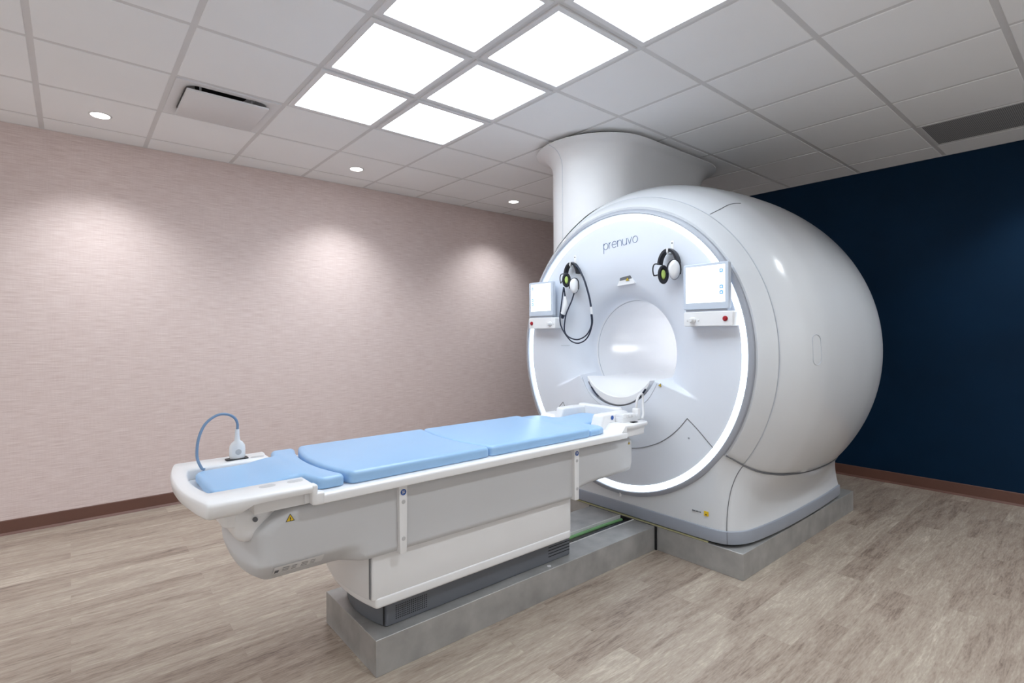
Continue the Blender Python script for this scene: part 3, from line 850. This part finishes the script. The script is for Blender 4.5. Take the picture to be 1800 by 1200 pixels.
for k in range(11):
    q = k / 10; rings.append(stadium(.345 + .132 * (1 - math.sqrt(max(0, 1 - q * q)))**1.0, 2.640 + .158 * q))
rings += [stadium(.4775, 2.803), stadium(.474, 2.806), stadium(.41, 2.806)]
loft(bm, rings, cap0=False, cap1=True); build('flared_collar', bm, M['duct'], t, smooth=50)
bm = nb(); loft(bm, [stadium(.41, 2.806), stadium(.41, ZC - .0005)]); build('collar_gap_shade', bm, M['dark'], t, label='dark ring standing for the shadowed gap under the ceiling')  # black ring stands for the shadow between collar and ceiling
def col_line(ang, r0=.345):
    a = math.radians(ang); P = [Vector((3.30 + r0 * math.cos(a), 2.75 + r0 * math.sin(a), z)) for z in (on_shell(3.30 + r0 * math.cos(a), 2.75 + r0 * math.sin(a)) + .004, 2.3, 2.64)]
    for k in range(1, 11):
        q = k / 10; R = r0 + .132 * (1 - math.sqrt(max(0, 1 - q * q))); P.append(Vector((3.30 + R * math.cos(a), 2.75 + R * math.sin(a), 2.64 + .158 * q)))
    return P
tube_on('column_seam', col_line(172), .0022, M['seam_light'], t)
tube_on('column_seam', [(3.95, 2.405, on_shell(3.95, 2.405) + .004), (3.95, 2.405, 2.58)], .0018, M['seam_light'], t)
# ------------------------------------------------------------------ patient table
tb = empty('patient_table', (1.53, TC, ZP), 'white patient table docked in front of the scanner on a long plinth', 'patient table')
def bow(x0, x1, hwid, depth, r=.05, n=10, seg=6):
    """plan outline with a bowed left end"""
    pts = []
    for k in range(2 * n + 1):
        u = -1 + k / n; pts.append((x0 + depth * u * u, TC - hwid * u))
    poly = pts + [(x1, TC - hwid), (x1, TC + hwid)]
    rad = [0] * len(poly); rad[0] = r; rad[2 * n] = r; rad[-1] = rad[-2] = .02
    return fillet(poly, rad, seg)
bm = nb(); slab(bm, bow(.968, 2.128, .199, .042, .055), ZP + .0005, .262, .003, .006, 3); base = build('base_plate', bm, M['base_grey'], tb, smooth=50, label='dark grey base')
# punched vents in the base's near side
bm = nb()
for a in range(17):
    for b in range(7):
        x, z = 1.056 + a * .0092, .170 + b * .0088
        r = bmesh.ops.create_circle(bm, cap_ends=True, radius=.0030, segments=8, matrix=Matrix.Translation((x, TC - .1996, z)) @ Matrix.Rotation(PI / 2, 4, 'X'))
v = build('vent_holes', bm, M['dark'], base, smooth=0); v['kind'] = 'stuff'
bm = nb()
for a in range(5):
    box(bm, 1.955, 2.118, TC - .2003, TC - .1985, .176 + a * .016, .1795 + a * .016)
v = build('vent_slots', bm, M['dark'], base, smooth=0); v['kind'] = 'stuff'
bm = nb(); box(bm, .9995, 1.0015, TC - .1996, TC - .19, .158, .258); build('base_joint', bm, M['dark'], base, smooth=0)
# lower skirt: two lips
bm = nb(); slab(bm, bow(.905, 2.082, .250, .036, .050), .262, .306, .008, .012, 4)
slab(bm, bow(.890, 2.088, .246, .034, .050), .300, .520, .004, .004, 2)
low = build('lower_skirt', bm, M['white'], tb, smooth=50)
bm = nb(); box(bm, .9165, .9177, TC - .2464, TC - .235, .31, .49); build('skirt_joint', bm, M['seam'], low, smooth=0)
# upper body with its two overhanging arms
prof = [(.462, .560), (.484, .490), (.80, .489), (.880, .480), (2.075, .478), (2.110, .522), (2.20, .536), (2.575, .545), (2.592, .60), (2.592, .742), (.80, .7575), (.575, .752), (.500, .715), (.462, .680)]
rad = [.07, .06, .05, .05, .034, .05, .06, .034, 0, .034, .05, .06, .05, .034]
def arm_bow(x, y, z):
    u = abs(y - TC) / .281
    k = (1 - sstep(.78, .90, x)) * sstep(0, 1, (.572 - z) / .085)          # undercut along the lower edges of the arm
    return (x + .045 * u ** 3 * (1 - sstep(.50, .75, x)), TC + (y - TC) * (1 - .20 * k), z)
prof = fillet(prof, rad, 7)
bm = nb(); side_extrude(bm, prof, TC - .281, TC + .281, .030, 6, arm_bow, zcuts=[.493, .501, .512, .524, .536, .548, .560, .572], xcuts=[.52, .56, .60, .66, .72, .78, .80, .82, .84, .86, .88, .90]); body = build('upper_body', bm, M['body'], tb, smooth=50)
# bracket under the tray
bm = nb()
O = fillet([(.402, TC - .205), (.402, TC + .205), (.60, TC + .225), (.60, TC - .225)], [.05, .05, .0, .0], 6)
slab(bm, O, .700, .786, 0, .006, 3)
build('tray_bracket', bm, M['white'], tb, smooth=50)
bm = nb(); box(bm, .432, .570, TC - .233, TC + .233, .640, .772, .045, 6); build('tray_hinge', bm, M['white'], tb, smooth=50)
bm = nb(); box(bm, .475, .650, TC - .298, TC - .200, .760, .808, .004); box(bm, .475, .650, TC + .200, TC + .298, .760, .808, .004); box(bm, .475, .665, TC - .21, TC + .21, .766, .776); box(bm, .50, 2.44, TC - .20, TC + .20, .745, .772); box(bm, .640, .662, TC - .312, TC - .205, .766, .80, .003); box(bm, .640, .662, TC + .205, TC + .312, .766, .80, .003)
build('tray_support', bm, M['metal_white'], tb, smooth=30)
bm = nb(); lathe(bm, [(-.242, .008), (.242, .008)], (.494, TC, .725), 'y', 14); build('tray_pivot', bm, M['base_grey'], tb)

# foot-end tray: deep rim with a rounded end, open towards the table
HW = .342
def tray_outline(x0, x1, hwid, r, d):
    n = 10; pts = [(x0 + d * (-1 + k / n) ** 2, TC - hwid * (-1 + k / n)) for k in range(2 * n + 1)] + [(x1, TC - hwid), (x1, TC + hwid)]
    rad = [0] * len(pts); rad[0] = rad[2 * n] = r
    return fillet(pts, rad, 10)
def tray_path(x0, x1, hwid, r, d, n=10):
    pts = [(x1, TC + hwid)] + [(x0 + d * (1 - k / n) ** 2 if k <= n else x0 + d * (k / n - 1) ** 2, TC + hwid * (1 - k / n)) for k in range(2 * n + 1)] + [(x1, TC - hwid)]
    rad = [0] * len(pts); rad[1] = rad[-2] = r
    q = fillet(pts, rad, 10)
    out = []      # even steps along the long sides
    for p0, p1 in zip(q[:-1], q[1:]):
        m = 8 if math.hypot(p1[0] - p0[0], p1[1] - p0[1]) > .12 else 1
        out += [(lerp(p0[0], p1[0], k / m), lerp(p0[1], p1[1], k / m)) for k in range(m)]
    return out + [q[-1]]
OP = tray_path(.284, .664, HW, .125, .046); IP = tray_path(.336, .664, .196, .060, .022)
assert len(OP) == len(IP)
bm = nb(); rings = []
for (ox, oy), (ix, iy) in zip(OP, IP):
    L_ = math.hypot(ix - ox, iy - oy); dx, dy = (ix - ox) / L_, (iy - oy) / L_
    k = sstep(.43, .475, ox)
    def P_(d, z, zr_=None): return Vector((ox + dx * d, oy + dy * d, lerp(z, z if zr_ is None else zr_, k)))
    rings.append([P_(L_ - .002, .780, .790), P_(.07, .778, .804), P_(.044, .777, .804), P_(.022, .780, .805), P_(.006, .790, .808), P_(0, .822), P_(.003, .8312), P_(.010, .835),
                  P_(L_ - .010, .835), P_(L_ - .003, .832), P_(L_, .825), P_(L_ + .0005, .790)])
loft(bm, rings)
slab(bm, [(x + (.004 if x < .6 else 0), TC + (y - TC) * .985) for x, y in IP], .772, .7925)
tray = build('foot_tray', bm, M['white'], tb, smooth=50)
for s in (-1, 1):
    for xs_ in ((.505, .560), (.600, .655)):
        if s > 0 and xs_[0] < .55: continue
        yy = TC + s * .245
        bm = nb(); slab(bm, rrect(xs_[0], xs_[1], yy - .016, yy + .016, .0155, 6), .8345, .8358, .0006); build('strap_slot', bm, M['slot'], tray, smooth=30)
# table top with side rails
prof = fillet([(TC - HW, .762), (TC + HW, .762), (TC + HW, .797), (TC + .30, .799), (TC - .30, .799), (TC - HW, .797)], [.006, .006, .012, .02, .02, .012], 5)
bm = nb(); O = ccw(prof)
loft(bm, [[Vector((x, y, z)) for y, z in inset2d(O, d)] for x, d in ((.668, .006), (.672, 0), (1.2, 0), (1.8, 0), (2.452, 0), (2.456, .004))])
top = build('table_top', bm, M['white'], tb, smooth=40)
for s in (-1, 1):
    ya, yb = sorted((TC + s * (HW + .0012), TC + s * .302))
    bm = nb(); box(bm, .655, .676, ya, yb, .763, .8348, .007, 4); box(bm, .662, .700, ya, yb, .7612, .806, .007, 4); build('rail_step', bm, M['white'], top, smooth=50)
# head end: raised shelf that reaches to the scanner
def shelf_plan(): return fillet([(2.440, TC - .335), (2.50, TC - .345), (2.672, TC - .330), (2.700, TC - .25), (2.715, TC), (2.700, TC + .25), (2.672, TC + .330), (2.50, TC + .345), (2.440, TC + .335), (2.440, TC + .18), (2.612, TC + .165), (2.612, TC - .165), (2.440, TC - .18)], [.012, .02, .03, .05, .05, .05, .03, .02, .012, .012, .02, .02, .012], 5)
bm = nb(); slab(bm, shelf_plan(), .812, .834, .006, .008, 3)
slab(bm, rrect(2.450, 2.66, TC - .315, TC + .315, .02), .760, .7985, 0, .006, 3); box(bm, 2.455, 2.655, TC - .312, TC - .19, .79, .815); box(bm, 2.455, 2.655, TC + .19, TC + .312, .79, .815); box(bm, 2.62, 2.655, TC - .2, TC + .2, .79, .815); head = build('head_shelf', bm, M['white'], tb, smooth=50)
for s in (-1, 1):
    ya, yb = sorted((TC + s * .338, TC + s * .185))
    bm = nb(); side_extrude(bm, fillet([(2.405, .797), (2.455, .797), (2.455, .833), (2.440, .833)], [0, 0, .004, .008], 5), ya, yb, .003, 3); build('shelf_ramp', bm, M['white'], head, smooth=50)
# head cradle: two walls and a higher end
for s in (-1, 1):
    bm = nb()
    xa = 2.350 if s < 0 else 2.40
    O = fillet([(xa, TC + s * .140), (xa + .01, TC + s * .215), (2.64, TC + s * .215), (2.668, TC + s * .160), (2.655, TC + s * .125), (2.56, TC + s * .135)], [.02, .03, .05, .03, .02, .03], 6)
    slab(bm, O, .798, .884, .012, 0, 5, lambda x, y, z: (x + (.030 * (z - .80) / .075 if x < 2.5 else 0), y, z)); cw = build('cradle_wall', bm, M['white'], head, smooth=50)
    if s < 0:
        bm = nb(); lathe(bm, [(0, .013), (-.002, .013)], (2.475, TC - .2145, .862), 'y', 18); build('blue_dot', bm, M['blue_dot'], cw, label='round blue sticker')
bm = nb(); slab(bm, rrect(2.628, 2.690, TC - .14, TC + .20, .025), .834, .894, .014, 0, 5); build('cradle_end', bm, M['white'], head, smooth=50)
# ribbed coil sockets beside the cradle
bm = nb(); slab(bm, rrect(2.50, 2.655, TC - .272, TC - .2165, .008, 3), .833, .864, .005, 0, 3); sk = build('coil_socket', bm, M['metal_white'], head, smooth=50)
for k in range(5):
    bm = nb(); box(bm, 2.505 + k * .030, 2.528 + k * .030, TC - .276, TC - .2165, .860, .884 - .002 * k, .003); build('socket_rib', bm, M['white'], sk, smooth=40)
bm = nb(); slab(bm, rrect(2.552, 2.598, TC - .310, TC - .282, .004, 3), .833, .8375, .001); build('socket_port', bm, M['dark'], head, smooth=0, label='black socket opening')
bm = nb(); side_extrude(bm, fillet([(2.658, .835), (2.692, .835), (2.690, .902), (2.664, .902)], [.004, .004, .008, .008], 4), TC - .262, TC - .218, .006, 4); build('socket_tower', bm, M['white'], head, smooth=50)

# guide plates on the near side
for xa in (1.018, 2.052):
    ya = TC - .3005
    bm = nb(); prof = fillet([(xa, .762), (xa + .003, .480), (xa + .034, .480), (xa + .038, .762)], [0, .006, .006, 0], 4)
    side_extrude(bm, prof, ya, ya + .030, .003, 2); pl = build('guide_plate', bm, M['white'], tb, smooth=40, label='white vertical guide plate')
    bm = nb(); lathe(bm, [(0, .0125), (-.0015, .0125)], (xa + .019, ya, .727), 'y', 20); bd = build('blue_dot', bm, M['blue_dot'], pl, smooth=30, label='round blue sticker')
    bm = nb(); box(bm, xa + .013, xa + .025, ya - .0024, ya - .0012, .730, .7325); box(bm, xa + .013, xa + .025, ya - .0024, ya - .0012, .724, .7265); box(bm, xa + .0145, xa + .0165, ya - .0024, ya - .0012, .7195, .7345); build('dot_print', bm, M['metal_white'], bd, smooth=0)
    for z in (.688, .540):
        bm = nb(); lathe(bm, [(0, .0085), (-.0012, .0085), (-.0018, .006)], (xa + .019, ya, z), 'y', 16); build('screw_cap', bm, M['slot'], pl)
# stickers
tri_sticker('warning_label', (.598, TC - .2815, .716), (1, 0, 0), (0, 0, 1), .018, tb)
tri_sticker('warning_label', (2.545, TC - .2815, .712), (1, 0, 0), (0, 0, 1), .012, tb)
def arm_sheet(x0, x1, z0, z1, d): return None
bm = nb()
# rating plate on the rounded lower edge of the arm
def edge_pt(x, u):
    """u 0..1 down the undercut lower edge of the arm, near side"""
    z = lerp(.564, .506, u)
    _, y, _ = arm_bow(x, TC - .281, z); _, y2, _ = arm_bow(x, TC - .281, z - .004)
    rnd = max(0, .5275 - z) * .6
    return Vector((x, y - .0018 + rnd * .4, z - .0012))
rows = [[edge_pt(x, u) for u in (.10, .25, .4, .55, .70)] for x in (.545, .60, .66, .72)]
loft(bm, rows, closed=False); rp = build('rating_plate', bm, M['grey_lbl'], tb, label='grey rating plate with small print')
bm = nb(); rows = [[edge_pt(x, u) + Vector((0, -.0006, -.0006)) for u in (.38, .5, .62)] for x in (.550, .564)]; loft(bm, rows, closed=False)
for k in range(4):
    for (u0, u1) in ((.28, .32), (.42, .46), (.56, .60)):
        rows = [[edge_pt(x, u) + Vector((0, -.0006, -.0006)) for u in (u0, u1)] for x in (.575 + k * .033, .598 + k * .033 - .006 * (k % 2))]; loft(bm, rows, closed=False)
build('plate_print', bm, M['base_grey'], rp, smooth=0)

# ------------------------------------------------------------------ mattress pads (loose on the table)
def pad(name, outline, z0, z1, label, loc, cuts=(), fn=None, rt=.017):
    bm = nb(); slab(bm, outline, z0, z1, rt, .007, 5, fn, cuts=cuts)
    o = build(name, bm, M['blue'], loc=loc, smooth=50); tag(o, label, 'mattress pad', 'blue mattress pads on the table'); return o
def sides(x0, x1, hwid, bulge0, bulge1, r=.030, n=7):
    """rectangle whose end joints curve (concave / convex) along x"""
    a = [(x0 + bulge0 * (1 - (-1 + 2 * k / n) ** 2), TC + hwid - 2 * hwid * k / n) for k in range(n + 1)]
    b = [(x1 + bulge1 * (1 - (-1 + 2 * k / n) ** 2), TC - hwid + 2 * hwid * k / n) for k in range(n + 1)]
    poly = a + b; rad = [0] * len(poly)
    for i in (0, n, n + 1, 2 * n + 1): rad[i] = r
    return fillet(poly, rad, 5)
# foot pad: narrow in the tray, wide on the table
n = 7; wd = .298; cut = [(.804 - .055 * (1 - (-1 + 2 * k / n) ** 2) * 0.9, TC - wd + 2 * wd * k / n) for k in range(n + 1)]
foot = [(.374, TC + .176), (.374, TC - .176), (.670, TC - .186), (.697, TC - wd)] + cut + [(.697, TC + wd), (.670, TC + .186)]
rad = [.05, .05, .02, .03] + [.030] + [0] * (n - 1) + [.030] + [.03, .02]
def foot_fn(x, y, z):
    k = sstep(.54, .655, x)
    zz = lerp(.7945 + (z - .800) * .80, z, k)
    return (x, y, zz)
pad('mattress_pad', fillet(foot, rad, 5), .800, .842, 'light blue foot pad, narrow part lying inside the white end tray', (.6, TC, .80), fn=foot_fn, cuts=[.53, .55, .57, .59, .61, .63, .65, .67])
pad('mattress_pad', sides(.820, 1.4925, .302, -.055, -.045), .7995, .846, 'long light blue pad in the middle, between foot pad and upper pad', (1.15, TC, .80))
pad('mattress_pad', sides(1.494, 2.190, .302, -.045, -.030), .7995, .8455, 'long light blue pad with a bright reflection, next to the head end', (1.85, TC, .80))
hp = [(2.194 - .030 * (1 - (-1 + k / 4) ** 2), TC + .295 * (1 - k / 4)) for k in range(9)] + [(2.262, TC - .296), (2.318, TC - .280), (2.330, TC - .255), (2.330, TC - .222), (2.330, TC - .130), (2.575, TC - .118), (2.605, TC - .08), (2.605, TC + .08), (2.575, TC + .118), (2.360, TC + .130), (2.360, TC + .222), (2.345, TC + .262), (2.318, TC + .280), (2.262, TC + .296)]
def head_fn(x, y, z): return (x, y, z + (.010 * sstep(2.36, 2.60, x) if z > .81 else 0))
pad('mattress_pad', fillet(hp, [.02] + [0] * 7 + [.02, .03, .03, .03, .02, .03, .04, .04, .04, .04, .03, .02, .03, .03, .03], 5), .7995, .836, 'small light blue head pad inside the white head cradle', (2.3, TC, .80), fn=head_fn, cuts=[2.36, 2.42, 2.48, 2.54, 2.59])
# ------------------------------------------------------------------ plug with cable on the tray
t = empty('coil_plug', (.548, 2.415, .8355), 'white cable plug standing on the tray rim with a looping blue-grey cable', 'cable plug')
bm = nb(); slab(bm, rrect(.505, .592, 2.402, 2.444, .006, 3), .8355, .8395, .001); build('plug_socket', bm, M['black'], t, smooth=40, label='black socket plate')
bm = nb()
def ov(rx, ry, z): return [Vector((.551 + rx * math.cos(2 * PI * k / 28), 2.424 + ry * math.sin(2 * PI * k / 28), z)) for k in range(28)]
loft(bm, [ov(.028, .018, .8395), ov(.031, .020, .845), ov(.032, .020, .875), ov(.030, .019, .893), ov(.022, .015, .906), ov(.012, .011, .914), ov(.0095, .009, .935), ov(.008, .008, .962)])
pg = build('plug_body', bm, M['white'], t, smooth=60)
bm = nb(); lathe(bm, [(0, .012), (-.0012, .012), (-.002, .008)], (.551, 2.4037, .868), 'y', 18); build('release_button', bm, M['slot'], pg)
P = [(.551, 2.424, .955), (.552, 2.424, .985), (.540, 2.423, 1.012), (.510, 2.420, 1.030), (.470, 2.412, 1.030), (.425, 2.398, 1.000), (.398, 2.380, .945), (.390, 2.362, .880), (.402, 2.346, .838), (.412, 2.338, .8305)]
build('cable', tube(nb(), P, .0055, 10, 8), M['cable_blue'], t, smooth=60, label='blue-grey cable')
# printed loop where the cable meets the pad
# ------------------------------------------------------------------ pale cable loop at the head end
P = [(2.677, 1.926, .9035), (2.680, 1.926, .935), (2.692, 1.926, .962), (2.714, 1.927, .982), (2.738, 1.928, .984), (2.748, 1.928, .964), (2.738, 1.922, .930), (2.720, 1.908, .895), (2.700, 1.893, .866), (2.678, 1.886, .8425)]
t = build('cable_loop', tube(nb(), P, .0072, 10, 8), M['metal_white'], loc=(2.65, 1.90, .84), smooth=60)
tag(t, 'thick white cable loop standing up at the head end of the table', 'cable')

# ------------------------------------------------------------------ headphones on the scanner face
def headphones(hy, hz, label, size, cl, cr):
    """ear defenders hanging by the band from a hook; built around the hook point, turned so the cups point down"""
    xf = face_x(hy, hz)
    org = Vector((xf - .034, hy, hz - .050))
    t = empty('headphones', org, label, 'headphones', 'headphones hanging on the scanner')
    S = size
    def W(u, v, w): return org + Vector((w, -u * .80, v)) * S          # u to the viewer's right, v up, w away from the viewer
    # band
    bm = nb(); rings = []
    for k in range(25):
        a = math.radians(8 + 164 * k / 24); u, v = .074 * math.cos(a) - .004, .100 * math.sin(a) - .088
        rd = Vector((math.cos(a), math.sin(a)))
        wdt = .021; th = .0100
        tw = .008 * math.cos(a)
        c = lambda du, dw: W(u + rd.x * du, v + rd.y * du, tw + dw)
        rings.append([c(-th, -wdt), c(th * .6, -wdt), c(th, 0), c(th * .6, wdt), c(-th, wdt), c(-th * 1.3, 0)])
    loft(bm, rings); band = build('headband', bm, M['black'], t, smooth=50)
    bm = nb(); rings = []
    for k in (11, 12.6):
        a = math.radians(8 + 164 * k / 24); u, v = .074 * math.cos(a) - .004, .100 * math.sin(a) - .088; rd = Vector((math.cos(a), math.sin(a))); tw = .008 * math.cos(a)
        c = lambda du, dw: W(u + rd.x * du, v + rd.y * du, tw + dw)
        rings.append([c(-.012, -.022), c(.010, -.022), c(.010, .022), c(-.012, .022)])
    loft(bm, rings); build('band_clip', bm, M['metal_white'], band, smooth=0)
    for s in (-1, 1):
        # cup: an oval shell, its open cushion side facing the other cup and a little forward
        ax = Vector((-s * .78, .05, -.62)) if s < 0 else Vector((s * .55, -.02, -.83))
        ax.normalize()
        cu = Vector(cl) if s < 0 else Vector(cr)
        e1 = Vector((0, 1, 0)); e1 = (e1 - ax * e1.dot(ax)).normalized(); e2 = ax.cross(e1)
        def cup_ring(d, r1, r2, n=28):
            out = []
            for k in range(n):
                a = 2 * PI * k / n
                p = cu + ax * d + e1 * (r1 * 1.16 * math.cos(a)) + e2 * (r2 * 1.04 * math.sin(a)); out.append(W(*p))
            return out
        if s < 0:      # cushion towards the viewer
            bm = nb(); loft(bm, [cup_ring(-.034, .020, .014), cup_ring(-.032, .034, .024), cup_ring(-.020, .044, .031), cup_ring(0, .047, .034)]); cup = build('ear_cup', bm, M['white'], t, smooth=60, label='white ear cup')
            bm = nb(); loft(bm, [cup_ring(0, .047, .034), cup_ring(.008, .050, .037), cup_ring(.018, .048, .035), cup_ring(.022, .040, .028), cup_ring(.018, .030, .019), cup_ring(.006, .027, .016)]); cs = build('ear_cushion', bm, M['black'], cup, smooth=60, label='black ear cushion')
            bm = nb(); loft(bm, [cup_ring(.007, .026, .0155), cup_ring(.0195, .022, .0135), cup_ring(.0215, .014, .008)]); build('foam_insert', bm, M['green_foam'], cup, smooth=60, label='lime green foam')
        else:          # outer shell towards the viewer
            bm = nb(); loft(bm, [cup_ring(.036, .022, .015), cup_ring(.034, .036, .026), cup_ring(.024, .046, .034), cup_ring(0, .050, .037)]); cup = build('ear_cup', bm, M['white'], t, smooth=60, label='white ear cup')
            bm = nb(); loft(bm, [cup_ring(0, .049, .036), cup_ring(-.010, .052, .038), cup_ring(-.020, .045, .032), cup_ring(-.022, .030, .020)]); build('ear_cushion', bm, M['black'], cup, smooth=60, label='black ear cushion')
        # wire yoke
        hub = Vector((s * .072 - .004, -.076, .030 * s))
        if s < 0: pts = [hub + Vector((.012, .006, 0)), hub + Vector((-.018, .006, -.010)), hub + Vector((-.026, -.012, -.018)), hub + Vector((-.024, -.040, -.022)), hub + Vector((-.014, -.064, -.022)), cu + ax * -.012 + e2 * .034 * (1 if e2.x < 0 else -1)]
        else: pts = [cu + Vector((-.040, -.016, -.022)), cu + Vector((-.036, .022, -.026)), cu + Vector((-.018, .050, -.016)), cu + Vector((.012, .058, 0)), cu + Vector((.036, .040, .010)), cu + Vector((.044, .0, .012)), cu + Vector((.042, -.03, .010))]
        bm = nb(); tube(bm, [W(*p) for p in pts], .0040 * S, 8, 6); build('wire_yoke', bm, M['black'], t)
        bm = nb(); p = W(*pts[0]) if s > 0 else W(*pts[-2]); bmesh.ops.create_uvsphere(bm, u_segments=10, v_segments=8, radius=.0055 * S, matrix=Matrix.Translation(p)); build('yoke_tip', bm, M['black'], t)
    return t, W
hr, WR = headphones(HOOKS[0][0], HOOKS[0][1], 'black and white headphones hanging on the right, without a hose', 1.0, (-.034, -.138, -.026), (.052, -.112, -.014))
hl, WL = headphones(HOOKS[1][0], HOOKS[1][1], 'black and white headphones hanging on the left, with looped dark hoses', 0.92, (-.046, -.120, -.026), (.044, -.168, -.014))
# hoses of the left pair, on the plane just in front of the face
def FP(pts, w=.022):
    return [Vector((face_x(y, z) - w, y, z)) for y, z in pts]
# hoses: (Y, Z) on two planes just in front of the face
def HP(x, pts): return [Vector((x, y, z)) for y, z in pts]
h1 = [(2.530, 1.850), (2.498, 1.826), (2.469, 1.781), (2.443, 1.733), (2.418, 1.669), (2.396, 1.6), (2.384, 1.541)]
bm = nb(); tube(bm, HP(2.80, h1), .0068, 8, 6); build('hose', bm, M['rubber'], hl)
bm = nb(); tube(bm, HP(2.80, [(2.3845, 1.543), (2.380, 1.518), (2.3775, 1.492)]), .0078, 8, 4); build('hose_joiner', bm, M['metal_white'], hl, label='white hose joiner')
h2 = [(2.3772, 1.494), (2.372, 1.443), (2.382, 1.398), (2.405, 1.348), (2.442, 1.311), (2.503, 1.29), (2.564, 1.301), (2.607, 1.333), (2.647, 1.377), (2.675, 1.425), (2.681, 1.479), (2.674, 1.532), (2.661, 1.603), (2.65, 1.661), (2.642, 1.700)]
bm = nb(); tube(bm, HP(2.80, h2), .0048, 8, 6); build('hose', bm, M['rubber'], hl)
h3 = [(2.3755, 1.492), (2.371, 1.431), (2.386, 1.387), (2.419, 1.348), (2.463, 1.325), (2.509, 1.316), (2.562, 1.325), (2.606, 1.348), (2.627, 1.383), (2.626, 1.43), (2.612, 1.494), (2.584, 1.546), (2.553, 1.597), (2.530, 1.650)]
bm = nb(); tube(bm, HP(2.79, h3), .0048, 8, 6); build('hose', bm, M['rubber'], hl)
bm = nb(); tube(bm, HP(2.80, [(2.640, 1.694), (2.634, 1.66), (2.629, 1.622)]), .0055, 8, 4); build('hose', bm, M['rubber'], hl)
bm = nb(); tube(bm, HP(2.80, [(2.629, 1.630), (2.625, 1.589), (2.629, 1.554), (2.640, 1.519), (2.648, 1.504)]), lambda q: .008 + .013 * min(1, q * 2.2), 12, 5); build('inline_connector', bm, M['white'], hl, smooth=60, label='white in-line connector')
bm = nb(); tube(bm, HP(2.80, [(2.647, 1.506), (2.653, 1.488), (2.658, 1.470)]), lambda q: .019 - .009 * q, 10, 4); build('connector_end', bm, M['rubber'], hl)

# ------------------------------------------------------------------ light and colour
w = bpy.data.worlds.new('world'); scene.world = w; w.use_nodes = True
w.node_tree.nodes['Background'].inputs['Color'].default_value = (0.02, 0.02, 0.02, 1)
vs = scene.view_settings
vs.view_transform = 'Standard'; vs.look = 'None'; vs.gamma = 1.0; vs.use_curve_mapping = False
scene.display_settings.display_device = 'sRGB'
vs.exposure = -0.02
scene.cycles.diffuse_bounces = 8; scene.cycles.max_bounces = 14
